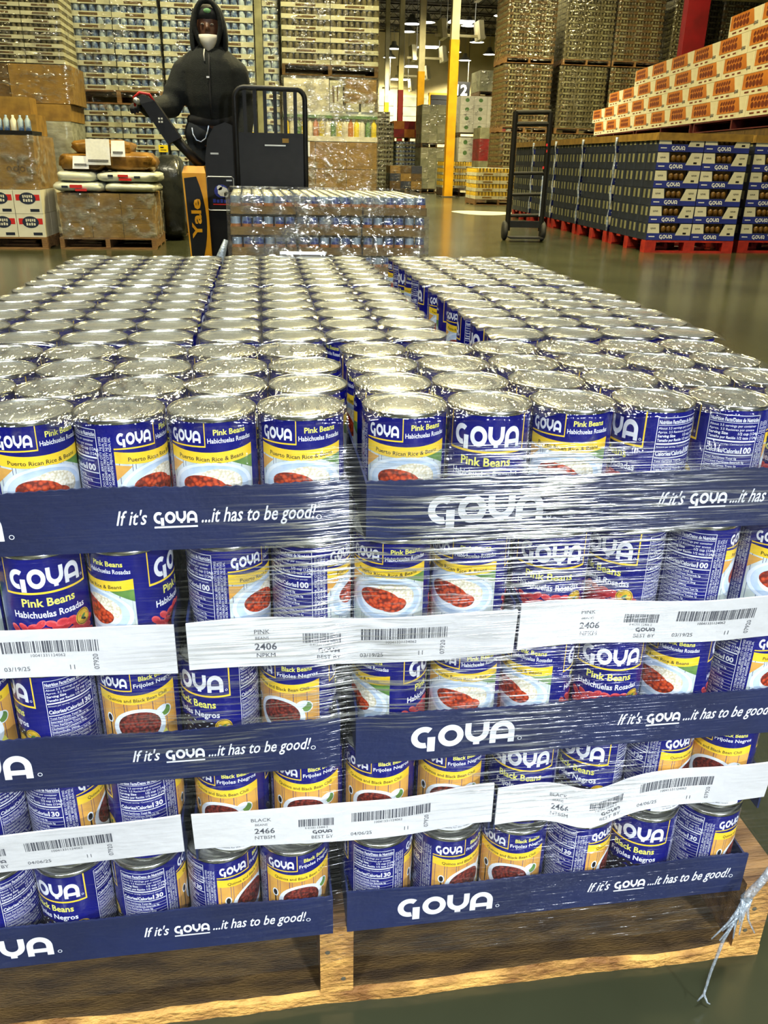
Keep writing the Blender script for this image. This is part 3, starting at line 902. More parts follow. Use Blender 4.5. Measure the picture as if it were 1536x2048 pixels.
# ------------------------------------------------------------------ shrink film over the top trays
M['film_crinkle'] = film_mat('shrink_film_crinkled', .80, .09, 95, (1, .40, 1), 1.0, .50, .62, .55, (9, .35, .6), (1, 1, .95), .06, .012)
M['film_smooth'] = film_mat('shrink_film_taut', .82, .14, 26, (.35, 2.2, 1), .8, .52, .68, .40, (5, .35, .65), (1, 1, .95), .08, .004)
M['film_front'] = film_mat('shrink_film_front', .955, .08, 40, (1.6, 1, .5), .7, .56, .66, .35, (10, .5, .65), (1, 1, 1), .05, .005)
def top_film(label, x0, y0, nx, ny, px, mat, crink, drop, seed):
    W = nx * px; Dp = ny * D
    U_ = nx * 9; V_ = ny * 9
    b = B(); vs = []; fs = []
    zt = ZT + .0005
    path = []
    for k in range(V_ + 1): path.append((Dp - Dp * k / V_, None))
    ndr = 8 if drop else 2
    for k in range(1, ndr + 1): path.append((-.0025 - (.001 if k > 1 else 0), -(drop or .012) * k / ndr))
    for (yy, dz) in path:
        for i in range(U_ + 1):
            xx = W * i / U_
            cxn = (min(nx - 1, int(xx / px)) + .5) * px; cyn = (max(0, min(ny - 1, int(max(yy, 0) / D))) + .5) * D
            d = math.hypot(xx - cxn, yy - cyn) / (D / 2)
            sag = max(0, d - .92) * .014
            nz = noise.noise(Vector((xx * 55 + seed, yy * 30, seed * 3.1))) * crink
            if dz is None: vs.append((x0 + xx, y0 + yy, zt - sag + abs(nz) * .5))
            else: vs.append((x0 + xx, y0 + yy + (max(0, d - .98) * .010 if dz > -.03 else 0) - abs(nz) * .4, zt + dz - sag * .6))
    n = U_ + 1
    for j in range(len(path) - 1):
        for i in range(U_): fs.append((j * n + i, (j + 1) * n + i, (j + 1) * n + i + 1, j * n + i + 1))
    b.add(vs, fs)
    b.m = [1 if k >= V_ * U_ else 0 for k in range(len(fs))]
    return tag(b.build('shrink_film', [mat, 'film_front'], None, True), label, 'film', 'clear shrink films over the top trays')
top_film('clear crinkled shrink film over the front left tray of cans', -GF / 2 - 6 * D, 0, 6, 4, D, 'film_crinkle', .0022, .058, 1)
top_film('clear crinkled shrink film over the front right tray of cans', GF / 2, 0, 6, 4, DR, 'film_crinkle', .0018, .058, 5)
for (x0, nm) in ((-.4650, 'left'), (-.1550, 'centre'), (.2007, 'right')):
    dyl = -.012 if nm == 'left' else 0
    top_film('taut clear film over the near %s block of cans' % nm, x0, y1 + dyl * .3, 4, 6, D, 'film_smooth', .0006, 0, 9)
    top_film('taut clear film over the far %s block of cans' % nm, x0, y2 + dyl, 4, 6, D, 'film_smooth', .0006, 0, 12)

# stretch wrap round the whole load
M['film_streak'] = film_mat('stretch_wrap_streaked', .96, .16, 20, (.75, .75, 24), 1.0, .50, .62, .80, (4.0, .38, .60), (.97, .98, 1), .10, .0013,
    [((.165, -.02, .625), (.13, .3, .08), 2.0), ((.13, -.02, .62), (.30, .3, .11), 1.5), ((.0, -.02, .44), (.26, .3, .14), 1.1), ((-.03, -.02, .58), (.12, .3, .16), .8), ((.25, -.02, .33), (.3, .3, .06), .9), ((.12, -.02, .41), (.26, .3, .08), 1.0)])  # picked places where the glare is painted into the wrap
sw = B(); vs = []; fs = []
NX = 90; NZ = 40
loop = []
xl, xr, yf, yb = -.486, .512, -.030, 1.262
for k in range(NX): loop.append((xl + (xr - xl) * k / NX, yf, 0))
for k in range(30): loop.append((xr, yf + (yb - yf) * k / 30, 1))
for k in range(30): loop.append((xr - (xr - xl) * k / 30, yb, 2))
for k in range(30): loop.append((xl, yb - (yb - yf) * k / 30, 3))
for j in range(NZ + 1):
    z = .10 + (.688 - .10) * j / NZ
    for (x, y, s_) in loop:
        n_ = noise.noise(Vector((x * 5, y * 5, z * 60))) * .0016 + noise.noise(Vector((x * 2, y * 2, z * 9))) * .003
        t_ = (z - .10) / .588
        if s_ == 0: y = y + t_ * .016 + n_ + .007 * math.exp(-((x) / .03) ** 2)
        elif s_ == 1: x = x + n_
        elif s_ == 3: x = x + n_
        vs.append((x, y, z + .006 * math.sin(x * 7 + 1) * (1 if j in (0, NZ) else 0)))
n = len(loop)
for j in range(NZ):
    for i in range(n):
        i2 = (i + 1) % n
        fs.append((j * n + i, j * n + i2, (j + 1) * n + i2, (j + 1) * n + i))
sw.add(vs, fs)
tag(sw.build('stretch_wrap', 'film_streak', None, True), 'clear streaked stretch wrap wound round the pallet of cans', 'film')
# twisted wrap tail hanging at the lower right corner
M['film_rope'] = film_mat('twisted_wrap', .66, .25, 120, (1, 1, 1), 1.0, .3, .7, .3, None, (.62, .70, .76), .6, .004)
tl_ = thing('wrap_tail', 'twisted tail of clear wrap dangling at the lower right corner', 'film')
tb = B(); tb.tube([(.505, -.030, .275), (.482, -.036, .225), (.458, -.040, .175), (.440, -.042, .150)], [.002, .0032, .0042, .0055], 8); tb.build('twisted_rope', 'film_rope', tl_, True)
rr = random.Random(5)
for k in range(9):
    a = rr.uniform(-1, 1); e = rr.uniform(.02, .055)
    q = B(); p0 = Vector((.442 + rr.uniform(-.005, .005), -.043, .152))
    pts = [p0 + Vector((-.35 * e * s_ + a * e * .6 * s_ * s_, -.010 * s_, -e * s_ * .95)) for s_ in (0, .3, .6, 1)]
    q.tube(pts, [.0028, .002, .0014, .0008], 5); q.build('frayed_strand', 'film_rope', tl_, True)
q = B(); q.tube([(.438, -.045, .148), (.420, -.05, .100), (.410, -.055, .055), (.406, -.058, .022), (.398, -.060, .014)], [.0024, .002, .0016, .0016, .0008], 6); q.build('frayed_strand', 'film_rope', tl_, True)
q = B(); q.tube([(.406, -.058, .022), (.411, -.060, .010), (.414, -.062, .009)], [.0016, .0012, .0008], 5); q.build('frayed_strand', 'film_rope', tl_, True)
# white slip on the far edge of the load
sl = B().hexa([(-.035, 1.245, ZT + .002), (.065, 1.235, ZT + .002), (.070, 1.262, ZT + .003), (-.030, 1.272, ZT + .003), (-.035, 1.245, ZT + .008), (.065, 1.235, ZT + .008), (.070, 1.262, ZT + .006), (-.030, 1.272, ZT + .006)])
tag(sl.build('paper_slip', 'white'), 'white folded paper slip at the far edge of the cans', 'paper')

# ------------------------------------------------------------------ wooden pallets
def plank(L, Wd, T, seed, ragged=False, n=24):
    """a board along x, its ragged front edge at y=0"""
    rr = random.Random(seed); b = B(); vs = []; fs = []
    for i in range(n + 1):
        x = L * i / n
        o_ = (noise.noise(Vector((x * 9, seed, 0))) * .004 + noise.noise(Vector((x * 40, seed, 1))) * .0015) if ragged else 0
        t2 = noise.noise(Vector((x * 7, seed, 7))) * .004 if ragged else 0
        vs += [(x, o_, 0), (x, Wd, 0), (x, Wd, T), (x, o_ + .006 + (t2 if ragged else 0), T), (x, o_, T - .003 + t2 * .8)]
    for i in range(n):
        a = i * 5; c = a + 5
        for k in range(5):
            k2 = (k + 1) % 5
            fs.append((a + k, c + k, c + k2, a + k2))
    fs.append((4, 3, 2, 1, 0)); e = n * 5; fs.append((e, e + 1, e + 2, e + 3, e + 4))
    b.add(vs, fs)
    for i, f in enumerate(b.f):
        zz = [b.v[k] for k in f]
    return b

PX0, PX1, PY0, PY1 = -.545, .512, .0, 1.215
mp_ = thing('wooden_pallet', 'worn wooden pallet carrying the wrapped bean cans', 'pallet', (0, 0, 0))
# lead boards
pb = plank(PX1 - PX0, .14, .0185, 2, True, 60)
pb.m = [1 if (min(pb.v[k][1] for k in f) < .012 and max(pb.v[k][1] for k in f) < .03) else 0 for f in pb.f]
pb.build('bottom_board', ['wooddark', 'woodend'], mp_, False, (PX0, PY0, 0))
plm = plank(PX1 - PX0, .09, .016, 3).mesh('bottom_board', 'wooddark')
for y in (.42, .66, .90): ob('bottom_board', plm, mp_, (PX0, y, 0))
ob('bottom_board', plank(PX1 - PX0, .14, .016, 5).mesh('bottom_board', 'wooddark'), mp_, (PX0, PY1 - .14, 0))
tz = ZT - 5 * LP - .0005
tpm = plank(PX1 - PX0, .09, .016, 6).mesh('top_board', 'wood')
for k in range(10): ob('top_board', tpm, mp_, (PX0, PY0 + .012 + k * (PY1 - PY0 - .10) / 9, tz - .016))
for x in (PX0, -.0385, PX1 - .038):
    sb_ = B().box(0, .038, 0, PY1 - PY0 - .004, 0, tz - .016 - .0185)
    sb_.m[2] = 1
    sb_.build('stringer', ['wood', 'woodend'], mp_, False, (x, PY0 + .001, .0185))
nl = B().lathe([(.0001, .0006), (.0028, .0004), (.003, 0)], 8).mesh('nail_head', 'steelceil')
for (x, z) in ((-.03, .085), (-.012, .04), (PX1 - .02, .08), (PX1 - .025, .045)):
    q = ob('nail_head', nl, mp_, (x, PY0 + .0006, z)); q.rotation_euler = (PI / 2, 0, 0)

def pallet_part(parent, x0, y0, z0, wd, dp, h=.13, mat='wood', nb=5, name='pallet'):
    """small pallet as one part with boards and stringers as pieces"""
    p = ob(name, B().box(0, .04, 0, dp, .016, h - .016).mesh('stringer', mat), parent, (x0, y0, z0))
    sm = B().box(0, .09 if mat == 'redwood' else .05, 0, dp, .016, h - .016).mesh('stringer', mat)
    ob('stringer', sm, p, (wd / 2 - .03, 0, 0)); ob('stringer', sm, p, (wd - (.09 if mat == 'redwood' else .05), 0, 0))
    bm_ = B().box(0, wd, 0, dp / nb * .7, 0, .016).mesh('board', mat)
    for k in range(nb): ob('board', bm_, p, (0, k * (dp - dp / nb * .7) / (nb - 1), h - .016))
    for k in (0, nb // 2, nb - 1): ob('board', bm_, p, (0, k * (dp - dp / nb * .7) / (nb - 1), 0))
    return p
# ------------------------------------------------------------------ loads standing in the hall
M['film_load'] = film_mat('stretch_wrap_load', .93, .14, 9, (1, 1, 2.2), .9, .50, .66, .50, (1.6, .42, .62), (1, .98, .9), .15, .03)
M['film_shiny'] = film_mat('stretch_wrap_shiny', .86, .10, 6, (1.2, 1.2, 2.0), .9, .46, .64, .60, (1.5, .35, .58), (1, .98, .92), .25, .04)
M['film_grey'] = film_mat('stretch_wrap_grey', .55, .3, 7, (1, 1, 2), .6, .4, .7, .4, None, (.62, .63, .52), .7, .02)
M['trayold'] = pm('tray_board_cream', srgb(206, 206, 176), srgb(180, 180, 150), 3, .7)
M['canpale'] = pm('can_pale_blue', srgb(168, 186, 196), srgb(70, 96, 140), 14, .35, .1, lo=.42, hi=.58)
M['canbrown'] = pm('can_brown_green', srgb(110, 104, 70), srgb(54, 48, 30), 12, .4, .1)
M['canblue'] = pm('can_blue_white', srgb(40, 60, 140), srgb(150, 170, 190), 26, .3, .2, lo=.44, hi=.56)
M['orangeprint'] = pm('print_orange', srgb(200, 126, 46), srgb(176, 102, 34), 6, .6)
M['brownprint'] = pm('print_brown', srgb(116, 44, 14), srgb(96, 34, 10), 9, .6)
M['boxwhite'] = pm('carton_white', srgb(226, 222, 200), srgb(208, 204, 180), 4, .65)
M['boxblue'] = pm('carton_blue', srgb(38, 52, 148), srgb(30, 42, 128), 5, .5)
M['boxdark'] = pm('carton_dark_blue', srgb(40, 48, 70), srgb(28, 34, 50), 5, .55)
M['boxgrey'] = pm('carton_grey', srgb(150, 150, 116), srgb(112, 112, 84), 5, .7)
M['boxpale'] = pm('carton_pale_grey', srgb(166, 164, 130), srgb(130, 128, 100), 3, .7)
M['redbox'] = pm('carton_red', srgb(150, 24, 26), srgb(110, 14, 18), 5, .6)
M['bagbrown'] = pm('bag_brown', srgb(148, 108, 44), srgb(92, 62, 22), 8, .3, 0, .5, 18)
M['bagwhite'] = pm('bag_white', srgb(220, 222, 204), srgb(196, 200, 180), 5, .3, 0, .4, 14)
M['blackwrap'] = pm('black_wrap', (.01, .012, .012), (.02, .022, .02), 8, .25, 0, .6, 12)
M['yellowpaint'] = pm('truck_yellow', srgb(236, 166, 16), srgb(212, 140, 8), 8, .4)
M['redold'] = pm('pallet_dull_red', srgb(96, 18, 14), srgb(66, 12, 10), 9, .7)
M['tagyellow'] = pm('paper_yellow', srgb(240, 216, 20), srgb(226, 198, 10), 8, .6)
M['redprint'] = pm('print_red', srgb(206, 40, 36), srgb(186, 28, 28), 8, .5)
M['navyprint'] = pm('print_navy', srgb(34, 44, 66), srgb(22, 30, 48), 8, .5)

_cm = {}
def case_mesh(wd, dp, h, nc, tray_m, can_m, frac, window=True):
    """shrink-packed case: board tray with print strip, and its row of cans on the faces in view"""
    k = (round(wd, 3), round(dp, 3), round(h, 3), nc, tray_m, can_m, frac)
    if k in _cm: return _cm[k]
    b = B(); th = h * frac
    b.box(.004, wd - .004, .0, dp - .004, 0, th)
    b.box(wd * .30, wd * .70, -.0012, 0, th * .25, th * .75, 1)
    b.box(.004, wd - .004, .004, dp - .004, h * .985, h * .995)
    tm = b.mesh('tray', [tray_m, 'kraftdark' if tray_m == 'trayold' else ('boxgrey' if tray_m != 'boxwhite' else 'kraft')])
    c = B(); r = wd / nc / 2 * .96; ny = max(1, int(dp / (2 * r)))
    for i in range(nc):
        c.lathe([(r * .98, 0), (r, .006), (r, h - th - .014), (r * .9, h - th - .006), (r * .9, h - th - .003)], 10, 0, ((i + .5) * wd / nc, r + .003, th), False, True)
    for j in range(1, ny):
        for i in (0, nc - 1):
            c.lathe([(r * .98, 0), (r, h - th - .012), (r * .9, h - th - .004)], 8, 0, ((i + .5) * wd / nc, r + .003 + j * dp / ny, th), False, True)
    cm_ = c.mesh('can_row', can_m, True)
    _cm[k] = (tm, cm_)
    return _cm[k]

def wrap_box(x0, x1, y0, y1, z0, z1, parent, mat, seed=0, name='stretch_film', n=14):
    b = B(); vs = []; fs = []
    loop = []
    for k in range(n): loop.append((x0 + (x1 - x0) * k / n, y0))
    for k in range(n): loop.append((x1, y0 + (y1 - y0) * k / n))
    for k in range(n): loop.append((x1 - (x1 - x0) * k / n, y1))
    for k in range(n): loop.append((x0, y1 - (y1 - y0) * k / n))
    nz = 12
    cx, cy = (x0 + x1) / 2, (y0 + y1) / 2
    for j in range(nz + 1):
        z = z0 + (z1 - z0) * j / nz
        for (x, y) in loop:
            q = 1 + .006 * noise.noise(Vector((x * 3 + seed, y * 3, z * 4)))
            vs.append((cx + (x - cx) * q, cy + (y - cy) * q, z))
    m = len(loop)
    for j in range(nz):
        for i in range(m):
            fs.append((j * m + i, j * m + (i + 1) % m, (j + 1) * m + (i + 1) % m, (j + 1) * m + i))
    b.add(vs, fs)
    return b.build(name, mat, parent, True)

def can_load(label, x0, y0, z0, wd, dp, rows, h, ncol, nc, tray_m='trayold', can_m='canpale', frac=.42, pal='wood', film='film_load', nd=2, stagger=.0, tagy=None, name='wrapped_pallet_load', palh=.13):
    t = thing(name, label, 'pallet load', (x0, y0, z0), 0, 'wrapped pallet loads in the hall')
    zz = 0
    if pal:
        pallet_part(t, 0, 0, 0, wd, dp, palh, pal); zz = palh
    cw = wd / ncol; cdp = dp / nd
    tm, cm_ = case_mesh(cw, cdp, h, nc, tray_m, can_m, frac)
    rr = random.Random(len(label))
    for j in range(rows):
        for i in range(ncol):
            for d in range(nd):
                off = rr.uniform(-.5, .5) * stagger
                q = ob('can_case', tm, t, (i * cw + off * .5, d * cdp + off, zz + j * h))
                s_ = stuff(ob('can_row', cm_, q))
    if film: wrap_box(-.012, wd + .012, -.016, dp + .012, zz * .5, zz + rows * h + .004, t, film, len(label))
    if tagy:
        for (x, z) in tagy:
            B().box(x, x + .11, -.024, -.020, z, z + .08).build('yellow_tag', 'tagyellow', t)
            B().flat(rect2d(.02, .09, .02, .028), (x, -.0245, z), (1, 0, 0), (0, 0, 1)).flat(rect2d(.02, .06, .045, .06), (x, -.0245, z), (1, 0, 0), (0, 0, 1)).build('tag_print', 'black', t)
    return t

def box_load(label, x0, y0, z0, wd, dp, rows, h, ncol, mats, pal='wood', film='film_load', nd=2, art=None, palh=.13, name='wrapped_pallet_load', part='carton', amats=None):
    t = thing(name, label, 'pallet load', (x0, y0, z0), 0, 'wrapped pallet loads in the hall')
    zz = 0
    if pal: pallet_part(t, 0, 0, 0, wd, dp, palh, pal); zz = palh
    cw = wd / ncol; cdp = dp / nd
    bm_ = []
    for mm in (mats if isinstance(mats, list) else [mats]):
        b = B(); b.box(.003, cw - .003, .003, cdp - .003, .001, h - .002)
        b.box(cw * .02, cw * .98, .0015, .003, h * .47, h * .53) if False else None
        bm_.append(b.mesh(part, mm))
    am = None
    if art:
        ab = B(); art(ab, cw, h); am = ab.mesh('carton_print', amats or ['navyprint'])
    for j in range(rows):
        for i in range(ncol):
            for d in range(nd):
                q = ob(part, bm_[(i + j) % len(bm_)], t, (i * cw, d * cdp, zz + j * h))
                if am and d == 0: ob('carton_print', am, q)
    if film: wrap_box(-.012, wd + .012, -.014, dp + .012, zz * .5, zz + rows * h + .004, t, film, len(label))
    return t

# --- tall stacks of white can trays behind the worker
can_load('white-tray can load behind the worker, lower left tier', -2.20, 10.62, 0, 1.04, 1.0, 11, .122, 2, 6, tagy=[(.93, .96)])
can_load('white-tray can load behind the worker, lower right tier', -1.13, 10.62, 0, 1.06, 1.0, 11, .122, 2, 6, tagy=[(.95, 1.13), (.80, 1.13)])
can_load('white-tray can load behind the worker, upper left tier', -2.20, 10.62, 1.474, 1.04, 1.0, 9, .125, 2, 6, stagger=.03, palh=.15)
can_load('white-tray can load behind the worker, upper right tier', -1.13, 10.62, 1.474, 1.06, 1.0, 9, .125, 2, 6, palh=.15, pal='wood')
# corner board column between the stacks
can_load('narrow tray column beside a tall brown corner board', .04, 11.5, 0, .20, .9, 19, .15, 1, 2, pal='wood', film='film_load', nd=1)
cb = B().box(0, .09, 0, .012, 0, 3.0).box(.078, .09, .012, .09, 0, 3.0)
tag(cb.build('corner_board', 'boxgrey', None, False, (-.055, 11.46, 0)), 'tall tan cardboard corner board right of the white tray stacks', 'board')
# mixed bright load and tray load above it
t = thing('mixed_pallet_load', 'mixed load with glaring film, brown cartons below and white carton on top', 'pallet load', (.27, 11.3, 0), 0, 'wrapped pallet loads in the hall')
pallet_part(t, 0, 0, 0, 1.24, 1.0, .13)
for j in range(3):
    for i in range(3):
        B().box(.003, .41, 0, .98, .002, .33).build('brown_carton', 'kraft', t, False, (i * .413, 0, .13 + j * .335))
B().flat(logo(.24, .055, 0, 0), (.95, -.003, .36), (1, 0, 0), (0, 0, 1)).build('carton_lettering', 'black', t)
B().box(.28, .34, -.006, 0, .95, 1.13).build('white_tag', 'white', t)
B().box(0, 1.24, 0, .98, 1.14, 1.20).build('green_tray', 'boxwhite', t)
rr = random.Random(2)
for i in range(16):
    mm = ['tagyellow', 'boxwhite', 'green', 'tagyellow', 'boxwhite', 'orangeprint'][i % 6]
    B().lathe([(.034, 0), (.036, .01), (.036, .15), (.016, .19), (.016, .21)], 10, 0, (.04 + i * .077, .04, 1.20), False, True).build('bottle', mm, t, True)
B().box(0, 1.24, 0, .98, 1.415, 1.45).build('green_lid_sheet', 'green', t)
B().box(0, 1.24, .02, .98, 1.45, 1.50).build('white_bag_layer', 'bagwhite', t)
B().box(.02, .60, .02, .7, 1.50, 1.88).build('white_carton', 'boxwhite', t)
B().box(.61, .78, .01, .7, 1.50, 1.86).build('pale_carton', 'trayold', t)
B().flat(rect2d(.03, .06, .10, .30), (.61, .008, 1.50), (1, 0, 0), (0, 0, 1)).flat(rect2d(.09, .11, .12, .30), (.61, .008, 1.50), (1, 0, 0), (0, 0, 1)).build('carton_print', 'kraftdark', t)
B().box(.80, 1.22, .01, .8, 1.60, 1.88).build('brown_carton', 'kraft', t)
for x in (.82, 1.02): B().box(x, x + .17, .005, .4, 1.50, 1.60).build('small_carton', 'trayold', t)
wrap_box(-.012, 1.252, -.03, 1.0, .1, 1.90, t, 'film_shiny', 3)
can_load('dark tray load stacked above the glaring mixed load', .27, 11.3, 1.905, 1.24, 1.0, 9, .125, 2, 8, 'trayold', 'canbrown', .40, 'wooddark')

# --- left corner piles
def oval_art(b, wd, h):
    X = (1, 0, 0); Z = (0, 0, 1)
    b.flat(join2d(rect2d(wd * .08, wd * .28, h * .55, h * .80), rect2d(wd * .72, wd * .94, h * .55, h * .80)), (0, .0022, 0), X, Z, 1)
    b.flat(ell2d(wd * .5, h * .64, wd * .30, h * .25), (0, .0016, 0), X, Z, 0)
    for q in range(5): b.flat(rect2d(wd * (.33 + .075 * q), wd * (.38 + .075 * q), h * (.66 + .02 * (q % 2)), h * .78), (0, .001, 0), X, Z, 2)
    for q in range(4): b.flat(rect2d(wd * (.34 + .09 * q), wd * (.40 + .09 * q), h * .50, h * (.62 - .02 * (q % 2))), (0, .001, 0), X, Z, 2)
    b.flat(rect2d(wd * .55, wd * .88, h * .08, h * .20), (0, .0016, 0), X, Z, 0)
box_load('white cartons with dark oval badges at the bottom left', -3.35, 8.68, 0, 1.08, .95, 2, .228, 4, 'boxwhite', 'wood', None, 3, oval_art, .12, amats=['navyprint', 'redprint', 'boxwhite'])
def ade_art(b, wd, h):
    for q in range(4): b.flat(ring2d(wd * (.50 + .12 * q), h * .38, wd * .05, wd * .028, 0, 360, 14), (0, .001, 0), (1, 0, 0), (0, 0, 1), 0)
    b.flat(rect2d(wd * .66, wd * .69, h * .30, h * .55), (0, .001, 0), (1, 0, 0), (0, 0, 1), 0)
box_load('film-wrapped brown cartons above the oval badge cartons', -3.33, 8.70, .578, 1.05, .92, 1, .50, 2, 'kraft', None, 'film_shiny', 2, ade_art, amats=['kraftdark'])
t = thing('bottle_tray', 'black tray of small bottles on the brown wrapped cartons', 'tray', (-3.3, 8.72, 1.084))
B().box(0, 1.02, 0, .4, 0, .035).build('tray_board', 'blackpaint', t)
bmh = B().lathe([(.028, 0), (.030, .008), (.030, .09), (.012, .12), (.012, .14)], 10, 0, (0, 0, 0), False, True)
b1 = bmh.mesh('bottle', 'canpale', True); b2 = bmh.mesh('bottle', 'boxwhite', True)
for i in range(15): ob('bottle', b1 if i % 3 else b2, t, (.04 + i * .067, .045, .035))
tag(B().box(0, .72, 0, .45, 0, .20).build('shipping_carton', 'kraft', None, False, (-3.05, 9.15, 1.084)), 'plain brown carton behind the bottle tray', 'carton')
tag(B().box(0, .30, 0, .28, 0, .16).build('shipping_carton', 'kraft', None, False, (-2.68, 9.2, 1.285)), 'small brown carton on top of the carton behind bottles', 'carton')
# second pile behind
box_load('grey wrapped cartons standing behind the oval badge cartons', -3.25, 9.75, 0, 1.14, .8, 3, .37, 3, 'boxgrey', 'wood', 'film_grey', 2)
box_load('brown cartons on the grey wrapped pile, lower row', -3.25, 9.75, 1.245, 1.16, .8, 1, .17, 3, 'kraft', None, None, 2, part='carton')
box_load('large dark brown cartons below the cream tray stack', -3.35, 9.8, 1.42, 1.30, .75, 1, .38, 2, ['kraftdark', 'kraft'], None, 'film_load', 1, part='carton')
can_load('cream tray stack at the upper left corner', -3.30, 9.82, 1.81, 1.20, .72, 10, .075, 3, 7, 'trayold', 'canbrown', .5, None, 'film_load', 2)

# --- pallet with bags
t = thing('wooden_pallet', 'low wooden pallet under the film-wrapped brown boxes and bags', 'pallet', (-2.15, 8.72, 0))
sm = B().box(0, .045, 0, .95, .016, .10).mesh('stringer', 'wood')
for x in (0, .46, .93): ob('stringer', sm, t, (x, 0, 0))
bm_ = B().box(0, .975, 0, .12, 0, .016).mesh('board', 'wood')
for k in range(5): ob('board', bm_, t, (0, k * .207, .10)); 
for k in (0, 2, 4): ob('board', bm_, t, (0, k * .207, 0))
nth = ['left', 'middle', 'right']
bxm = B().box(.002, .309, 0, .9, .001, .143).mesh('shipping_carton', 'kraft')
for j in range(3):
    for i in range(3):
        o = ob('shipping_carton', bxm, None, (-2.12 + i * .312 - .004 * j, 8.735, .117 + j * .145))
        tag(o, 'brown carton, %s of the %s row, under the white bags' % (nth[i], ['bottom', 'middle', 'top'][j]), 'carton', 'brown cartons under the bags')
wf = wrap_box(-2.14, -1.165, 8.72, 9.65, .10, .556, None, 'film_shiny', 8)
tag(wf, 'glossy stretch film round the brown cartons under the bags', 'film')
def bag(label, x0, x1, y0, y1, z0, z1, mat, seed, prints=None, cat='bag'):
    b = B(); nu, nv = 28, 14; vs = []; fs = []
    cx, cy, cz = (x0 + x1) / 2, (y0 + y1) / 2, (z0 + z1) / 2
    sg = lambda v, p: math.copysign(abs(v) ** p, v)
    for j in range(nv + 1):
        a = -PI / 2 + PI * j / nv
        for i in range(nu):
            c = 2 * PI * i / nu
            x = sg(math.cos(a), .5) * sg(math.cos(c), .35); y = sg(math.cos(a), .5) * sg(math.sin(c), .35); z = sg(math.sin(a), .6)
            n_ = 1 + (.16 if mat == 'bagbrown' else .07) * noise.noise(Vector((x * 3 + seed, y * 3, z * 3)))
            vs.append((cx + x * (x1 - x0) / 2 * n_, cy + y * (y1 - y0) / 2 * n_, max(z0, cz + z * (z1 - z0) / 2 * n_)))
    for j in range(nv):
        for i in range(nu): fs.append((j * nu + i, j * nu + (i + 1) % nu, (j + 1) * nu + (i + 1) % nu, (j + 1) * nu + i))
    b.add(vs, fs)
    t = thing('goods_bag', label, cat, (0, 0, 0), 0, 'bags on the left pallet')
    b.build('bag_body', mat, t, True)
    if prints:
        for (px, pz, pw, ph, mm) in prints:
            B().box(px, px + pw, y0 - .012, y0 + .05, pz, pz + ph).build('bag_print', mm, t)
    return t
bag('white printed bag, lower left of the four', -2.17, -1.64, 8.70, 9.5, .557, .66, 'bagwhite', 1, [(-1.98, .60, .12, .03, 'redprint'), (-1.93, .57, .11, .022, 'redprint'), (-2.06, .60, .06, .02, 'navyprint')])
bag('white bag, lower right of the four', -1.66, -1.13, 8.70, 9.5, .557, .66, 'bagwhite', 2)
bag('white bag, upper left of the four', -2.12, -1.72, 8.72, 9.5, .652, .765, 'bagwhite', 3)
bag('white bag with red lettering, upper right of the four', -1.74, -1.10, 8.72, 9.5, .652, .765, 'bagwhite', 4, [(-1.50, .71, .10, .022, 'redprint'), (-1.49, .675, .12, .022, 'redprint'), (-1.60, .71, .05, .02, 'navyprint'), (-1.34, .70, .06, .02, 'navyprint')])
bag('shiny brown bag, lower left on the white bags', -2.10, -1.60, 8.76, 9.4, .758, .93, 'bagbrown', 6)
bag('shiny brown bag, lower right on the white bags', -1.68, -1.14, 8.78, 9.4, .758, .95, 'bagbrown', 8)
bag('shiny brown bag on top of the brown pair', -1.95, -1.36, 8.80, 9.4, .90, 1.06, 'bagbrown', 11)
for (x0, x1, z0, z1, s_) in ((-1.80, -1.56, .82, 1.06, 'large white sheet taped to the brown bag'), (-1.94, -1.78, .78, .90, 'small white label low on the brown bag'), (-1.55, -1.41, .90, 1.05, 'white label right of the large sheet on the brown bag')):
    b = B(); b.hexa([(x0, 8.735, z0), (x1, 8.735, z0), (x1, 8.745, z0), (x0, 8.745, z0), (x0 + .01, 8.765, z1), (x1, 8.76, z1), (x1, 8.77, z1), (x0 + .01, 8.775, z1)])
    b.add([(x0 + .02, 8.733, z0 + .03), (x1 - .02, 8.733, z0 + .03), (x1 - .02, 8.738, z0 + .05), (x0 + .02, 8.738, z0 + .05)], [(0, 1, 2, 3)], 1)
    tag(b.build('paper_sheet', ['white', 'printgrey']), s_, 'paper')
bag('black film-wrapped bundle standing behind the bags', -1.26, -.93, 9.7, 10.4, 0, .93, 'blackwrap', 9, None, 'bundle')

# --- blue printed carton pallets on the right
def carton_front(b, wd, h):
    X = (1, 0, 0); Z = (0, 0, 1)
    b.flat(rect2d(.004, wd - .004, .004, h * .42), (0, .0018, 0), X, Z, 0)
    b.flat(([(.006, h * .42), (.15, h * .42), (.135, h * .97), (.006, h * .97)], [(0, 1, 2, 3)]), (0, .0014, 0), X, Z, 1)
    b.flat(([(wd - .19, h * .30), (wd - .01, h * .30), (wd - .006, h * .97), (wd - .135, h * .97), (wd - .175, h * .5)], [(0, 1, 2, 3, 4)]), (0, .0014, 0), X, Z, 1)
    b.flat(logo(.155, h * .23, wd * .44, h * .22), (0, .001, 0), X, Z, 2)
    b.flat(rect2d(.03, .10, h * .19, h * .25), (0, .001, 0), X, Z, 2)
    b.flat(logo(.06, h * .09, .07, h * .70), (0, .001, 0), X, Z, 3); b.flat(logo(.06, h * .09, wd - .07, h * .72), (0, .001, 0), X, Z, 3)
    b.flat(rect2d(wd - .10, wd - .06, h * .36, h * .47), (0, .001, 0), X, Z, 3)
BW, BH, BD = .53, .186, .30
bb = B(); bb.box(.002, BW - .002, .004, BD - .002, .001, BH * .45)
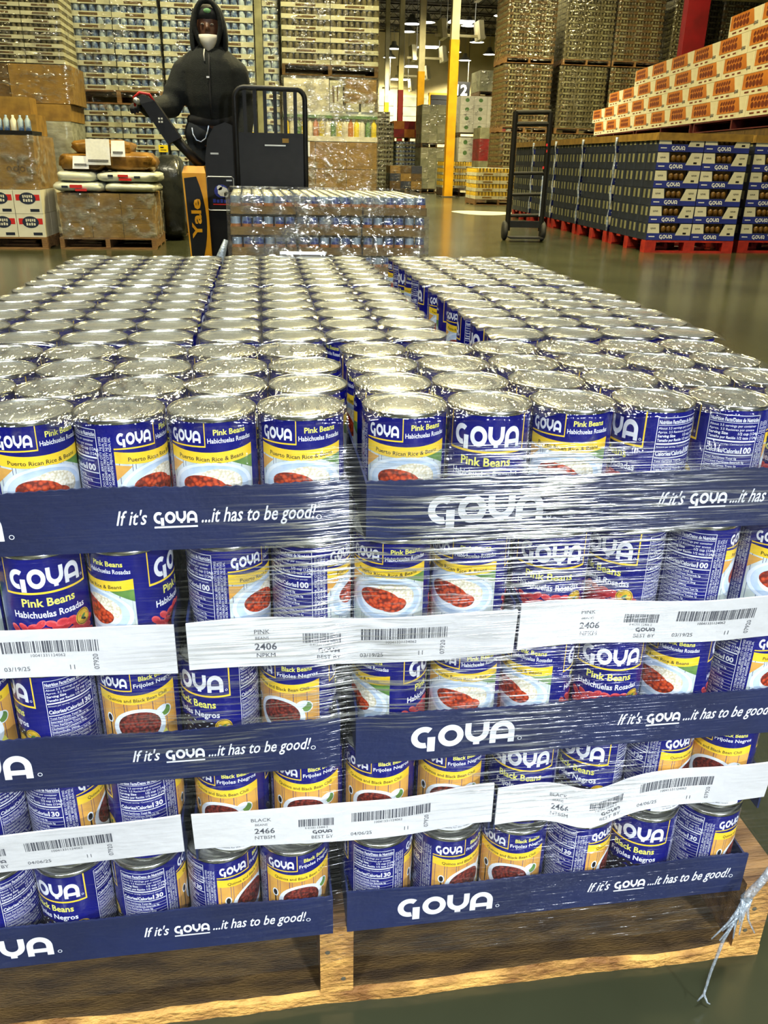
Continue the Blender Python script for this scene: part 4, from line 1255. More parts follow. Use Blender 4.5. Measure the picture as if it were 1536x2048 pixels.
bb.box(.002, .15, .004, BD - .002, BH * .45, BH - .002); bb.box(BW - .15, BW - .002, .004, BD - .002, BH * .45, BH - .002); bb.box(.15, BW - .15, .05, BD - .002, BH * .45, BH - .002, 3)
# white patches on the flank (-x face)
for (y0, y1_) in ((.06, .12), (.19, .25)): bb.add([(.0012, y1_, BH * .42), (.0012, y0, BH * .42), (.0012, y0, BH * .92), (.0012, y1_, BH * .92)], [(0, 1, 2, 3)], 1)
bb.add([(.0012, .22, BH * .12), (.0012, .10, BH * .12), (.0012, .10, BH * .28), (.0012, .22, BH * .28)], [(0, 1, 2, 3)], 2)
box_m = bb.mesh('carton_body', ['boxdark', 'boxgrey', 'boxdark', 'kraftdark'])
ab = B(); carton_front(ab, BW, BH); art_m = ab.mesh('front_print', ['boxblue', 'boxwhite', 'white', 'black'])
bagm = B(); 
for k in range(3): bagm.ball((.205 + k * .06, .045, BH * .66), (.034, .03, .045), 8, 6)
bag_m = bagm.mesh('brown_bag', 'bagbrown', True)
ANG = -.04
def carton_pallet(x0, y0, where, cols, deep, front, key):
    base = Matrix.Translation((x0, y0, 0)) @ Matrix.Rotation(ANG, 4, 'Z')
    P = lambda x, y, z: tuple(base @ Vector((x, y, z)))
    t = thing('red_pallet', 'red wooden pallet under %s' % where, 'pallet', P(0, 0, 0), ANG, 'red pallets on the right')
    dp = deep * BD
    bl = B().box(0, .13, 0, .13, .02, .115).mesh('block', 'redwood')
    for x in (0, .465, .93):
        for y in (0, dp / 2 - .065, dp - .13): ob('block', bl, t, (x, y, 0))
    bd = B().box(0, 1.06, 0, .12, 0, .02).mesh('board', 'redwood')
    for y in (0, dp / 2 - .06, dp - .12): ob('board', bd, t, (0, y, 0))
    for k in range(5): ob('board', bd, t, (0, k * (dp - .12) / 4, .115))
    for j in range(6):
        for i in range(cols):
            for d in range(deep):
                vis = (d == 0 and front) or i == 0
                if not vis: continue
                if d == 0 and front: lab = 'blue-white carton, %s column, %s row up, on %s' % (['left', 'right'][i], ORD[j], where)
                else: lab = 'dark-sided carton, %s row up, %s deep, %s' % (ORD[j], ORD[d], where)
                c = thing('printed_carton', lab, 'carton', P(i * BW, d * BD, .1355 + j * BH), ANG, 'printed cartons on the red pallets')
                ob('carton_body', box_m, c)
                if d == 0:
                    ob('front_print', art_m, c)
                    ob('brown_bag', bag_m, c)
    cap = B(); cap.box(-.012, 1.072, -.012, dp + .012, 0, .008); cap.box(-.012, 1.072, -.012, -.006, -.07, 0); cap.box(-.012, -.006, -.006, dp + .012, -.07, 0)
    tag(cap.build('top_cap', 'kraft', None, False, P(0, 0, .1365 + 6 * BH), ANG), 'brown board cap on top of %s' % where, 'board', 'brown board caps')
    ed = B().box(-.022, -.015, -.02, .03, .14, 6 * BH + .05).box(-.022, .03, -.020, -.013, .14, 6 * BH + .05) if not front else B().box(-.016, -.013, dp - .05, dp - .005, .14, 6 * BH + .05)
    return t
carton_pallet(4.29, 8.74, 'the nearest carton pallet', 2, 4, True, 'a')
carton_pallet(5.47, 8.80, 'the right-edge carton pallet', 2, 4, True, 'b')
for k, nm in enumerate(('the second pallet of the row', 'the third pallet of the row', 'the fourth pallet of the row', 'the fifth pallet of the row')):
    carton_pallet(4.29 + .055 * (k + 1), 8.74 + 1.30 * (k + 1), nm, 1, 4, False, 'c%d' % k)
M['edgefilm'] = pm('bright_wrap_edge', srgb(206, 212, 224), srgb(130, 150, 190), 9, .15, .3, 0, None, (1, 1, 4))
for k in range(4):
    b = B(); x = 4.29 + .055 * (k + 1) - .02; y = 8.74 + 1.30 * (k + 1) - .04
    pts = []
    for q in range(13):
        z = .14 + 1.1 * q / 12
        pts.append((x + .006 * math.sin(q * 2.1), y + .01 * math.sin(q * 1.3), z))
    b.tube(pts, [.012 + .006 * math.sin(q * 1.7) for q in range(13)], 6)
    tag(b.build('wrap_edge', 'edgefilm', None, True), 'bright gathered film edge, %s gap along the carton row' % ORD[k], 'film', 'bright film edges on the carton row')

# --- orange printed cartons on the loads behind
W0 = Vector((6.55, 10.2, 0)); W1 = Vector((7.95, 20.2, 0)); dirw = (W1 - W0).normalized(); aw = math.atan2(dirw.y, dirw.x)
OL, OH, OD = 1.13, .275, .8
ob_ = B(); ob_.box(.004, OL - .004, -OD, -.002, .001, OH - .003)
def trapz(x0, x1, z0, z1, k): return ([(x0, z0), (x1, z0), (x1 + k, z1), (x0, z1)], [(0, 1, 2, 3)])
# (local x runs away from the camera; the face seen is y=0 looking towards +y)
ob_m = ob_.mesh('carton_body', 'boxwhite')
op = B()
fx = lambda a: ([(OL - x, z) for x, z in a[0]], a[1])
op.flat(trapz(.04, .92, OH * .28, OH * .985, -.10), (OL, .0002, 0), (-1, 0, 0), (0, 0, 1), 0)
for q in range(6): op.flat(ell2d(.18 + .095 * q, OH * .78, .046, .028, 10, .3), (OL, .0006, 0), (-1, 0, 0), (0, 0, 1), 1)
for q in range(5): op.flat(ell2d(.20 + .115 * q, OH * .50, .058, .042, 10, -.2), (OL, .0006, 0), (-1, 0, 0), (0, 0, 1), 1)
op.flat(logo(.14, .045, .97, OH * .28), (OL, .0006, 0), (-1, 0, 0), (0, 0, 1), 2)
op.flat(join2d(rect2d(.15, .3, .03, .05), rect2d(.4, .5, .03, .05), rect2d(.6, .72, .03, .05)), (OL, .0006, 0), (-1, 0, 0), (0, 0, 1), 1)
op_m = op.mesh('front_print', ['orangeprint', 'brownprint', 'printgrey'])
rowsn = [9, 9, 8, 6, 2]
zb = 1.58
for k in range(3):   # loads carrying them
    c = W0 + dirw * (3.35 * k)
    t = thing('wrapped_pallet_load', '%s brown load hidden below the orange printed cartons' % ['near', 'middle', 'far'][k], 'pallet load', tuple(c), aw, 'wrapped pallet loads in the hall')
    pallet_part(t, 0, -.95, 0, 3.2, .95, .13, 'redold')
    for j in range(2):
        for i in range(3): B().box(.005, 1.06, -.93, -.01, .002, .64).build('carton', 'kraftdark', t, False, (i * 1.067, 0, .13 + j * .645))
    pallet_part(t, 0, -.95, 1.425, 3.2, .95, .15, 'redold')
for j in range(5):
    for i in range(rowsn[j]):
        s_ = i * OL + (.30 if j % 2 else .0)
        c = W0 + dirw * (s_ + .02)
        t = thing('orange_carton', 'orange and white biscuit carton, %s row up, %s from the near end' % (ORD[j], ORD[i]), 'carton', (c.x, c.y, zb + j * OH), aw, 'orange printed cartons')
        ob('carton_body', ob_m, t); ob('front_print', op_m, t)

# --- brown stacks beyond
for i in range(5):
    nm = ['first', 'second', 'third', 'fourth', 'fifth'][i]
    for tier in range(3):
        x0 = 5.98 + i * 1.36
        zz = [0, 1.64, 3.18][tier]
        can_load('olive brown wrapped can load, %s from the aisle, %s tier' % (nm, ['bottom', 'middle', 'top'][tier]), x0 + .05 * tier * (i % 2), 21.5, zz, 1.22, 1.1, 11, [.136, .126, .126][tier], 3, 5, 'canbrown' if i % 2 else 'kraftdark', 'canbrown', .45, 'wood', 'film_load', 1)

# --- loads along the far aisle
def flower_art(b, wd, h):
    b.flat(ell2d(wd * .5, h * .55, wd * .16, h * .22, 10), (0, .002, 0), (1, 0, 0), (0, 0, 1), 0)
box_load('pale green-dotted cartons right of the near yellow post, lower', 6.05, 26.5, 0, 1.66, 1.1, 5, .30, 4, 'boxwhite', 'wooddark', 'film_load', 1, flower_art, amats=['green'])
box_load('pale green-dotted cartons right of the near yellow post, upper', 6.05, 26.5, 1.64, 1.66, 1.1, 4, .25, 4, 'boxwhite', 'wooddark', 'film_load', 1, flower_art, amats=['green'])
box_load('grey cartons topping the green-dotted stack', 6.6, 26.5, 2.78, 1.0, 1.1, 2, .28, 4, ['boxgrey', 'boxpale'], 'wooddark', 'film_load', 1)
box_load('grey wrapped cartons left of the near yellow post, lower', 5.00, 27.2, 0, 1.0, 1.0, 4, .30, 4, ['boxgrey', 'boxpale'], 'wooddark', 'film_load', 1)
box_load('grey wrapped cartons left of the near yellow post, upper', 5.00, 27.2, 1.335, 1.0, 1.0, 4, .27, 4, ['boxgrey', 'boxpale'], 'wooddark', 'film_load', 1)
box_load('deep red cartons stacked beside the brown stacks', 5.98, 23.6, .0, .72, .8, 6, .28, 2, ['redbox', 'redbox', 'boxgrey'], 'wooddark', 'film_load', 1)
can_load('dark blue tray load at the aisle end', 4.39, 28.4, 0, 1.1, 1.0, 11, .125, 2, 5, 'boxgrey', 'canblue', .45, 'wooddark', 'film_load', 1)
box_load('red and orange cartons on the dark blue tray load', 4.32, 28.5, 1.51, 1.05, .9, 2, .24, 3, ['redbox', 'orangeprint'], 'wood', None, 1)
can_load('tall grey tray load left of the aisle', 3.30, 28.0, 0, .95, 1.0, 14, .135, 2, 5, 'boxgrey', 'canbrown', .5, 'wooddark', 'film_load', 1)
can_load('striped grey tray load far behind at the aisle end', 3.9, 33.0, 0, .95, 1.0, 17, .145, 2, 5, 'trayold', 'canbrown', .5, 'wooddark', 'film_load', 1)
box_load('low dark mixed cartons at the aisle foot', 3.95, 26.6, 0, 1.0, .9, 3, .22, 3, ['kraftdark', 'boxdark', 'kraft'], 'wooddark', 'film_load', 1)
can_load('low pallet of yellow jars standing in the aisle', 5.30, 25.1, 0, 1.05, .9, 4, .18, 2, 7, 'trayold', 'gold', .35, 'wooddark', 'film_load', 1, palh=.22)
can_load('white tray pallet of yellow-capped jugs by the black cart', 4.95, 19.6, 0, 1.15, 1.0, 4, .17, 2, 7, 'boxwhite', 'gold', .42, 'wood', 'film_load', 1)
# pool of light on the aisle floor, made as a pale flat sheet
fl = B(); vs = []
for k in range(24):
    a = 2 * PI * k / 24; q = 1 + .12 * math.sin(3 * a + 1)
    vs.append((4.32 + .62 * q * math.cos(a), 16.3 + .7 * q * math.sin(a), .004))
fl.add(vs + [(x, y, .001) for x, y, z in vs], [tuple(range(24))] + [(k, (k + 1) % 24, 24 + (k + 1) % 24, 24 + k) for k in range(24)])
tag(fl.build('light_patch', 'bagwhite'), 'patch of light on the aisle floor, made as a pale sheet', 'sheet')

# --- black tall hand truck
t = thing('hand_truck', 'tall black tube-framed hand truck standing on the open floor', 'hand truck', (3.07, 10.2, 0), -.12)
fr = B()
for x in (0, .43): fr.tube([(x, 0, .16), (x, 0, 1.49)], .024, 8)
up = B(); up.tube([(0, 0, .12), (0, 0, 1.5)], .034, 8); o = up.build('upright', 'blackpaint', t)
ob('upright', o.data, t, (.43, 0, 0))
for z in (1.49, 1.36, .80, .55, .30): 
    B().tube([(0, 0, 0), (.43, 0, .012)], .028 if z > 1 else .02, 8).build('cross_bar', 'blackpaint', t, False, (0, 0, z))
B().box(-.03, .46, -.02, .03, .16, .24).build('lower_bracket', 'blackpaint', t)
B().box(0, .43, -.26, 0, .04, .055).build('toe_plate', 'blackpaint', t)
wh = B().lathe([(.03, -.03), (.10, -.03), (.12, -.015), (.12, .015), (.10, .03), (.03, .03)], 18, 0, (0, 0, 0), True, True).mesh('wheel', 'rubber', True)
for x in (-.03, .46):
    q = ob('wheel', wh, t, (x, .03, .12)); q.rotation_euler = (0, PI / 2, 0)
for (x, z) in ((.40, 1.12), (.41, 1.05), (.38, .86)): B().box(x, x + .02, -.03, -.024, z, z + .03).build('red_sticker', 'redprint', t)
# bright plastic strip hooked on it
B().box(.385, .40, -.028, -.026, .30, .78).build('reflective_strip', 'edgefilm', t)

# --- film-wrapped pallet of small cans on the truck's forks
t = thing('small_can_pallet', 'film-wrapped pallet of small blue and orange cans before the truck', 'pallet load', (-.235, 3.92, 0), .01)
pallet_part(t, 0, 0, .0, 1.04, 1.0, .135)
cr = .0262
scm = B().lathe([(cr * .97, 0), (cr, .003), (cr, .052)], 12, 0); scm.lathe([(cr, .052), (cr, .086)], 12, 1); scm.lathe([(cr, .086), (cr * .97, .0885), (cr * .92, .0875), (.001, .087)], 12, 2)
sc_m = scm.mesh('small_can', ['orangeprint', 'canblue', 'tin'], True)
scm2 = B().lathe([(cr * .97, 0), (cr, .003), (cr, .052)], 12, 0); scm2.lathe([(cr, .052), (cr, .086)], 12, 1); scm2.lathe([(cr, .086), (cr * .97, .0885), (cr * .92, .0875), (.001, .087)], 12, 2)
sc_m2 = scm2.mesh('small_can', ['orangeprint', 'canpale', 'tin'], True)
tw = 1.04 / 3
trm = B(); trm.box(0, tw - .006, 0, .33, 0, .003); trm.box(0, tw - .006, 0, .003, 0, .042); trm.box(0, .003, 0, .33, 0, .042); trm.box(tw - .009, tw - .006, 0, .33, 0, .042); trm.box(0, tw - .006, .327, .33, 0, .042)
tr_m = trm.mesh('small_tray', 'kraft')
for L in range(6):
    for i in range(3):
        sag = -.004 * math.sin(L + i)
        for d in range(3 if L == 5 else 1):
            if L < 5 and d: continue
            tr = ob('small_tray', tr_m, t, (i * tw + .003 + (L % 2) * .004, d * .333 + abs(sag), .136 + L * .1015))
            for k in range(6):
                for r_ in range(6 if L == 5 else 1):
                    if L == 5 and i == 0 and d == 0 and k == 5 and r_ < 2: continue
                    ob('small_can', sc_m if (k * 7 + L * 3 + i + r_) % 3 else sc_m2, tr, (.030 + k * .0565, .032 + r_ * .0535, .0045))
B().box(0.01, 1.03, .36, .99, .1, .59).build('inner_load', 'kraftdark', t) if False else None
core = B()
for L in range(5): core.box(.012, 1.03, .34, .99, .137 + L * .1015, .137 + L * .1015 + .10)
stuff(core.build('inner_tray_board', 'kraft', t))
wrap_box(-.012, 1.055, -.014, 1.01, .06, .752, t, 'film_shiny', 4, 'stretch_film', 20)
q = B(); q.tube([(-.02, -.02, .52), (-.05, -.03, .44), (-.075, -.03, .37), (-.08, -.03, .33)], [.012, .022, .030, .016], 8); q.build('film_tail', 'film_rope', t, True)
# ------------------------------------------------------------------ pallet truck and its driver
t = thing('pallet_truck', 'black and yellow rider pallet truck with barred load backrest', 'truck', (0, 5.05, 0))
# yellow steering column with black badge
yc = B()
yc.hexa([(-.52, -.02, .06), (-.39, -.02, .06), (-.39, .26, .06), (-.52, .26, .06), (-.55, -.02, .82), (-.405, -.02, .82), (-.405, .26, .82), (-.55, .26, .82)])
yc.hexa([(-.55, -.02, .82), (-.405, -.02, .82), (-.405, .26, .82), (-.55, .26, .82), (-.535, .0, .86), (-.415, .0, .86), (-.415, .24, .86), (-.535, .24, .86)])
yco = yc.build('yellow_column', 'yellowpaint', t)
pl_ = B(); n = 10; vs = []
# curved black badge panel on the front face
def fx_(z): return -.545 + (.82 - z) * .0395
lft = [(fx_(z) + .004, z) for z in (.26, .36, .46, .56, .66, .76)]
rgt_ = []
for q in range(9):
    a = q / 8; z = .80 - .48 * a
    rgt_.append((fx_(z) + .02 + .100 * math.sin(PI * (.18 + .64 * a)) ** .8, z))
poly = [(fx_(.30) + .004, .30)] + [(fx_(z) + .004, z) for z in (.45, .6, .79)] + rgt_
pl_.add([(x, -.0215, z) for x, z in poly], [tuple(range(len(poly) - 1, -1, -1))])
pl_.build('badge_panel', 'blackpaint', yco)
a = fit('Yale', .24, .058, .03)
B().add([(-.463 - y + .014, -.0225, .43 + x + .12) for x, y in a[0]], a[1]).build('badge_lettering', 'yellowpaint', yco)
# black body and cowl
bd = B()
prof = [(-.41, .05), (-.20, .05), (-.20, 1.09), (-.27, 1.115), (-.34, 1.09), (-.385, 1.02), (-.405, .9)]
nP = len(prof)
bd.add([(x, .03, z) for x, z in prof] + [(x, .42, z) for x, z in prof], [tuple(range(nP)), tuple(range(2 * nP - 1, nP - 1, -1))] + [(k, nP + k, nP + (k + 1) % nP, (k + 1) % nP) for k in range(nP)])
bo = bd.build('battery_housing', 'blackpaint', t)
B().tube([(-.395, .025, .60), (-.245, .025, .60), (-.235, .025, .61), (-.235, .025, .79), (-.245, .025, .80), (-.395, .025, .80), (-.405, .025, .79), (-.405, .025, .61)], .004, 6, 0, True).build('sticker_border', 'lampmetal', bo)
st = B()
for q in range(5): st.flat(rect2d(-.37 + .023 * q, -.353 + .023 * q, .645, .668 - .004 * (q % 2)), (0, .027, 0), (1, 0, 0), (0, 0, 1), 1)
st.flat(rect2d(-.37, -.27, .632, .639), (0, .027, 0), (1, 0, 0), (0, 0, 1), 2)
st.flat(ell2d(-.315, .715, .045, .04, 16), (0, .028, 0), (1, 0, 0), (0, 0, 1), 1)
st.flat(join2d(ell2d(-.305, .712, .034, .03, 9), ell2d(-.325, .735, .018, .016, 7), ell2d(-.285, .695, .014, .018, 7)), (0, .0265, 0), (1, 0, 0), (0, 0, 1), 0)
st.flat(rect2d(-.28, -.245, .775, .783), (0, .027, 0), (1, 0, 0), (0, 0, 1), 3)
st.build('sticker_print', ['boxwhite', 'boxblue', 'redprint', 'lampmetal'], bo)
B().flat(rect2d(-.37, -.32, .93, .94), (0, .027, 0), (1, 0, 0), (0, 0, 1)).build('small_decal', 'lampmetal', bo)
# rider platform
B().box(-.62, -.12, .42, .95, .06, .12).build('rider_platform', 'blackpaint', t)
# tiller
tb = B(); tb.tube([(-.43, .10, .86), (-.52, .06, .95), (-.60, .03, 1.04)], [.032, .03, .034], 10); to = tb.build('tiller_arm', 'blackpaint', t, True)
hd = B(); hd.hexa([(-.62, -.04, .98), (-.54, -.04, 1.02), (-.54, .10, 1.02), (-.62, .10, .98), (-.76, -.05, 1.20), (-.68, -.05, 1.22), (-.68, .11, 1.22), (-.76, .11, 1.20)])
hd.hexa([(-.76, -.05, 1.20), (-.68, -.05, 1.22), (-.68, .11, 1.22), (-.76, .11, 1.20), (-.80, -.04, 1.235), (-.74, -.04, 1.25), (-.74, .10, 1.25), (-.80, .10, 1.235)])
hd.build('control_head', 'blackpaint', to)
B().tube([(-.80, .0, 1.19), (-.80, -.02, 1.235), (-.765, -.03, 1.262), (-.71, -.02, 1.255), (-.69, .0, 1.22)], .008, 8).build('red_bow', 'redprint', to, True)
gp = B().tube([(-.78, -.10, 1.215), (-.78, .16, 1.215)], .017, 8).build('handle_grip', 'lampmetal', to, True)
for k in range(4): B().box(-.665 + (k % 2) * .016, -.655 + (k % 2) * .016, -.052, -.046, 1.10 + (k // 2) * .018, 1.11 + (k // 2) * .018).build('control_button', 'boxwhite', to)
# load backrest: rounded tube frame, bars, lower plate
R_ = .06
pts = [(-.205, .0, .08), (-.205, .0, 1.31 - R_)]
for k in range(1, 6): a = PI - PI / 2 * k / 5; pts.append((-.205 + R_ + R_ * math.cos(a), 0, 1.31 - R_ + R_ * math.sin(a)))
for k in range(1, 6): a = PI / 2 - PI / 2 * k / 5; pts.append((.225 - R_ + R_ * math.cos(a), 0, 1.31 - R_ + R_ * math.sin(a)))
pts.append((.225, .0, .08))
bf = B(); bf.tube(pts, .016, 10); bfo = bf.build('backrest_frame', 'blackpaint', t, True)
bm_ = B().box(-.011, .011, -.008, .008, 1.05, 1.305).mesh('backrest_bar', 'blackpaint')
for k in range(6): ob('backrest_bar', bm_, bfo, (-.145 + k * .062, 0, 0))
B().box(-.20, .22, -.006, .010, .16, 1.06).build('backrest_plate', 'blackpaint', t)
B().box(.08, .12, -.012, -.006, 1.005, 1.03).build('plate_decal', 'kraft', t)
B().box(-.03, .10, -.011, -.006, .985, .993).build('plate_scratch', 'lampmetal', t)
for x in (-.16, .06): B().box(x, x + .12, -1.15, .02, .045, .085).build('fork', 'blackpaint', t)
wm = B().lathe([(.02, -.04), (.08, -.04), (.10, -.03), (.10, .03), (.08, .04), (.02, .04)], 18, 0, (0, 0, 0), True, True).mesh('wheel', 'rubber', True)
for (x, y) in ((-.46, .10), (-.28, .30), (.10, .10)):
    q = ob('wheel', wm, t, (x, y, .10)); q.rotation_euler = (0, PI / 2, 0)

# ------------------------------------------------------------------ the driver
M['skin'] = pm('skin', (.12, .05, .026), (.09, .036, .018), 14, .5)
M['jacket'] = pm('jacket_cloth', (.0065, .0085, .0055), (.003, .004, .003), 40, .95, 0, .4, 160)
M['jeans'] = pm('jeans_cloth', (.005, .008, .012), (.009, .012, .016), 30, .9)
M['glove'] = pm('black_glove', (.006, .006, .006), (.01, .01, .01), 30, .8)
M['mask'] = pm('white_mask', (.62, .58, .48), (.52, .48, .40), 20, .8)
M['eye'] = pm('eye_white', (.3, .26, .2), (.26, .22, .18), 20, .4)
M['capgreen'] = pm('cap_badge_green', srgb(120, 170, 110), srgb(90, 140, 84), 60, .6)

def remeshed(b, name, mat, parent, voxel=.012, smooth=3):
    o = b.build(name, mat, None)
    md = o.modifiers.new('skin', 'REMESH'); md.mode = 'VOXEL'; md.voxel_size = voxel
    sm_ = o.modifiers.new('soft', 'SMOOTH'); sm_.iterations = smooth; sm_.factor = .5
    dg = bpy.context.evaluated_depsgraph_get()
    me = bpy.data.meshes.new_from_object(o.evaluated_get(dg))
    me.polygons.foreach_set('use_smooth', [True] * len(me.polygons))
    bpy.data.objects.remove(o)
    if not me.materials: me.materials.append(M[mat])
    return ob(name, me, parent)

mx, my = -.360, 5.60
man = thing('person', 'person in dark hooded jacket, gloves and lowered white mask driving the truck', 'person', (mx, my, .12))
# body (everything below is relative to the feet)
b = B()
b.ball((-.005, -.03, 1.575), (.075, .092, .115), 16, 12)           # skull
b.ball((-.005, -.065, 1.525), (.056, .062, .075), 14, 10)          # jaw
b.caps((-.005, -.118, 1.575), (-.005, -.135, 1.548), .009, .014)   # nose
b.caps((-.03, -.105, 1.598), (.02, -.105, 1.598), .012, .012)      # brow
for s_ in (-1, 1):
    b.ball((-.005 + s_ * .076, -.02, 1.56), (.012, .022, .03), 8, 6)
    b.ball((-.005 + s_ * .034, -.098, 1.545), (.018, .016, .014), 8, 6)
b.caps((0, -.005, 1.36), (-.002, -.02, 1.50), .062, .055)
b.caps((0, 0, 1.30), (0, .0, .98), .15, .13)
b.caps((-.10, 0, 1.33), (.10, 0, 1.33), .08, .08)
b.caps((-.07, 0, .92), (.07, 0, .92), .12, .12)
for s_ in (-1, 1):
    b.caps((s_ * .09, 0, .88), (s_ * .105, -.02, .50), .085, .062)
    b.caps((s_ * .105, -.02, .50), (s_ * .11, .02, .10), .058, .042)
    b.caps((s_ * .11, .03, .06), (s_ * .12, -.11, .045), .04, .036)
SL = (-.175, .0, 1.305); EL = (-.275, -.05, 1.10); HL = (-.405, -.36, 1.065)
SR = (.160, .0, 1.305); ER = (.205, .01, 1.09); HR = (.190, -.08, .90)
for (a_, e_, h_) in ((SL, EL, HL), (SR, ER, HR)):
    b.caps(a_, e_, .052, .042); b.caps(e_, h_, .041, .03)
remeshed(b, 'body', 'skin', man, .0095, 2)
# eyes
for s_ in (-1, 1):
    B().ball((-.005 + s_ * .030, -.117, 1.572), (.011, .006, .006), 8, 6).build('eye', 'eye', man, True)
    B().ball((-.005 + s_ * .030, -.1225, 1.572), (.004, .003, .004), 8, 6).build('pupil', 'black', man, True)
# jacket
j = B()
j.caps((0, .005, 1.30), (0, 0, 1.16), .185, .185, 18); j.caps((0, .0, 1.20), (0, 0, 1.09), .18, .165, 18)
j.caps((-.10, .0, 1.33), (.10, 0, 1.33), .088, .088); j.caps((-.02, .0, 1.42), (-.15, 0, 1.335), .075, .07); j.caps((.02, .0, 1.42), (.14, 0, 1.335), .075, .07); j.ball((0, 0, 1.19), (.205, .15, .16), 16, 10); j.ball((0, -.03, 1.31), (.18, .14, .14), 16, 10)
for (a_, e_, h_) in ((SL, EL, HL), (SR, ER, HR)):
    h2 = tuple(e_[k] + (h_[k] - e_[k]) * .86 for k in range(3))
    j.caps(a_, e_, .084, .074); j.caps(e_, h2, .076, .056)
    m1 = tuple(a_[k] * .45 + e_[k] * .55 for k in range(3)); j.ball(m1, (.088, .088, .07), 12, 8)
jo = remeshed(j, 'jacket', 'jacket', man, .012, 3)
hem = B(); hem.lathe([(.150, .985), (.168, .99), (.172, 1.03), (.16, 1.05)], 24); hem.v = [(x * 1.05, y * .86, z) for x, y, z in hem.v]; hem.build('hem_band', 'glove', jo, True)
zp = B(); zp.tube([(-.002, -.160, 1.40), (-.004, -.182, 1.32), (-.006, -.186, 1.22), (-.006, -.186, 1.14), (-.006, -.172, 1.04)], .007, 6); zp.build('zip', 'glove', jo, True)
B().box(-.024, -.006, -.196, -.186, 1.262, 1.272).build('zip_pull', 'white', jo)
B().tube([(-.03, -.135, 1.43), (-.034, -.160, 1.40), (-.032, -.166, 1.36)], .0045, 6).build('drawstring', 'mask', jo, True)
# hood: shell open at the face
h = B(); vs = []; fs = []; nu, nv = 20, 12
for jv in range(nv + 1):
    v = jv / nv
    for i in range(nu + 1):
        u = i / nu
        a = math.radians(-118 + 236 * u) + PI / 2      # open towards -y
        zc_ = 1.40 + .315 * v
        k = math.sin(PI * min(1, .30 + .62 * v)) ** .6
        if v > .75: k *= math.sqrt(max(0.02, 1 - ((v - .75) / .25) ** 2 * .93))
        rx = .104 * k; ry = .140 * k
        vs.append((-.003 + rx * math.cos(a), -.01 + ry * math.sin(a), zc_))
for jv in range(nv):
    for i in range(nu): fs.append((jv * (nu + 1) + i, jv * (nu + 1) + i + 1, (jv + 1) * (nu + 1) + i + 1, (jv + 1) * (nu + 1) + i))
h.add(vs, fs)
ho = h.build('hood', 'jacket', man, True)
md = ho.modifiers.new('thick', 'SOLIDIFY'); md.thickness = .02; md.offset = 1
# hood brim roll round the face
hr = B(); ring = []
for k in range(25):
    a = 2 * PI * k / 24
    ring.append((-.004 + .082 * math.sin(a) * (1 - .18 * (math.cos(a) < 0) * -math.cos(a)), -.100 + .028 * math.cos(a) * -.4, 1.565 + .142 * math.cos(a)))
hr.tube(ring[:-1], .016, 8, 0, True); hr.build('hood_brim', 'jacket', man, True)
# cap under the hood with a green badge
cp = B(); cp.ball((-.005, -.035, 1.632), (.084, .098, .062), 16, 8); cp.build('knit_cap', 'glove', man, True)
B().ball((.0, -.130, 1.645), (.024, .008, .014), 12, 8).build('cap_badge', 'capgreen', man, True)
# mask pulled below the nose
mk = B(); n = 9; vs = []; fs = []
for r_ in range(6):
    q = r_ / 5; z = 1.515 - .105 * q
    wdt = .068 * (1 - .78 * q ** 1.4)
    for k in range(n):
        s_ = -1 + 2 * k / (n - 1)
        vs.append((-.005 + wdt * s_, -.140 + .045 * s_ * s_ + .02 * q * q + (.014 * math.sin(PI * q) * -1), z))
for r_ in range(5):
    for k in range(n - 1): fs.append((r_ * n + k, (r_ + 1) * n + k, (r_ + 1) * n + k + 1, r_ * n + k + 1))
mk.add(vs, fs); mo = mk.build('face_mask', 'mask', man, True); md = mo.modifiers.new('thick', 'SOLIDIFY'); md.thickness = .004
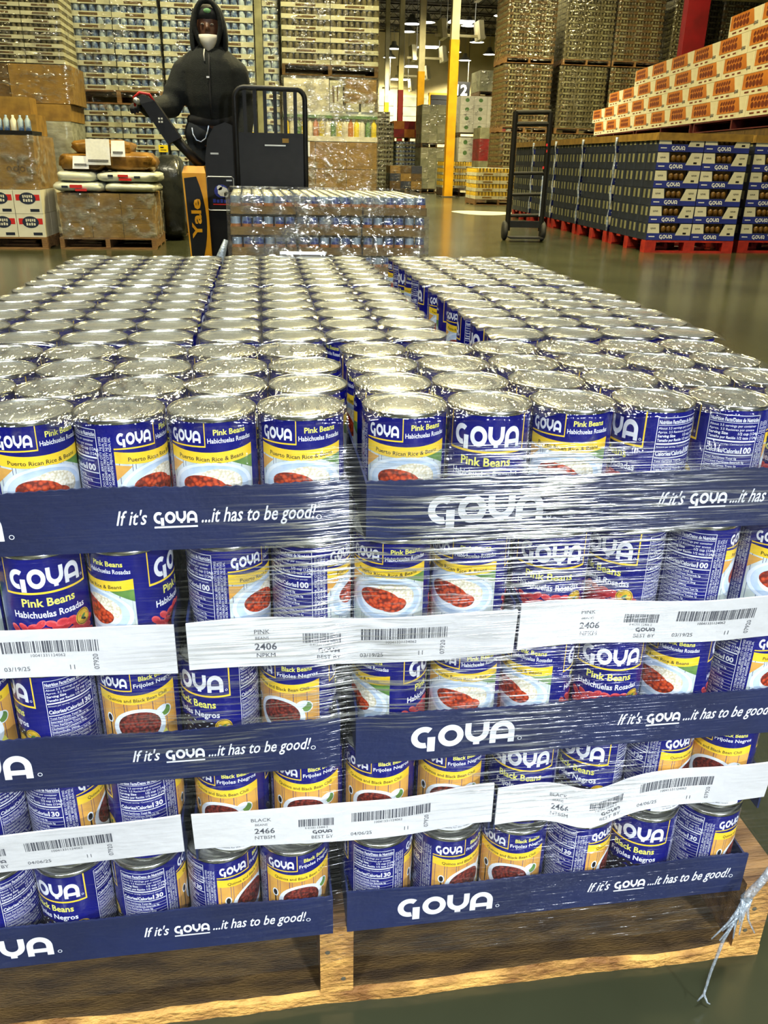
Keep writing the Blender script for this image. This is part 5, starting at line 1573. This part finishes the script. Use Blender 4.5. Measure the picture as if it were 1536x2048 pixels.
# trousers, belt chain, shoes
tr = B()
tr.caps((-.07, 0, .94), (.07, 0, .94), .13, .13, 16)
for s_ in (-1, 1):
    tr.caps((s_ * .085, 0, .90), (s_ * .105, -.02, .50), .105, .080); tr.caps((s_ * .105, -.02, .50), (s_ * .11, .02, .10), .078, .066)
remeshed(tr, 'trousers', 'jeans', man, .014, 3)
ch = [(-.14, -.135, .97), (-.135, -.150, .93), (-.115, -.158, .895), (-.085, -.162, .885), (-.055, -.160, .905), (-.038, -.155, .95), (-.03, -.15, .985)]
B().tube(ch, .0045, 6).build('belt_chain', 'edgefilm', man, True)
for s_ in (-1, 1):
    sh = B(); sh.caps((s_ * .11, .05, .045), (s_ * .12, -.13, .040), .050, .044); sh.box(s_ * .115 - .045, s_ * .115 + .045, -.17, .09, .0, .02)
    remeshed(sh, 'shoe', 'rubber', man, .01, 2)
# gloved hands: palm and five fingers
def hand(c, d, side, curl, n1, mat='glove'):
    """c wrist, d forearm direction, side = across the palm, curl = direction the fingers close"""
    c = Vector(c); d = Vector(d).normalized(); side = Vector(side).normalized(); curl = Vector(curl).normalized()
    g = B()
    for k in (-1, 0, 1): g.caps(c + side * .022 * k, c + d * .075 + side * .024 * k, .021, .018)
    for k in range(4):
        L_ = (.030, .034, .031, .025)[k]; s0 = c + d * .078 + side * (-.031 + .0205 * k)
        p1 = s0 + d * L_ + curl * .012; p2 = p1 + d * L_ * .45 + curl * L_ * .8; p3 = p2 - d * L_ * .35 + curl * L_ * .6
        g.caps(s0, p1, .0105, .010); g.caps(p1, p2, .010, .0095); g.caps(p2, p3, .0095, .0085)
    t0 = c + d * .022 - side * .036; t1 = t0 + d * .026 - side * .018 + curl * .014; t2 = t1 + d * .024 + curl * .022
    g.caps(t0, t1, .013, .011); g.caps(t1, t2, .011, .009)
    g.caps(c - d * .05, c + d * .02, .036, .032)
    return remeshed(g, n1, mat, man, .005, 1)
hand(HL, (-.35, -.85, .25), (.8, -.3, .1), (0, -.2, -1), 'glove')
hand(HR, (-.15, -.45, -.8), (0, 1, -.3), (-1, 0, .1), 'glove')
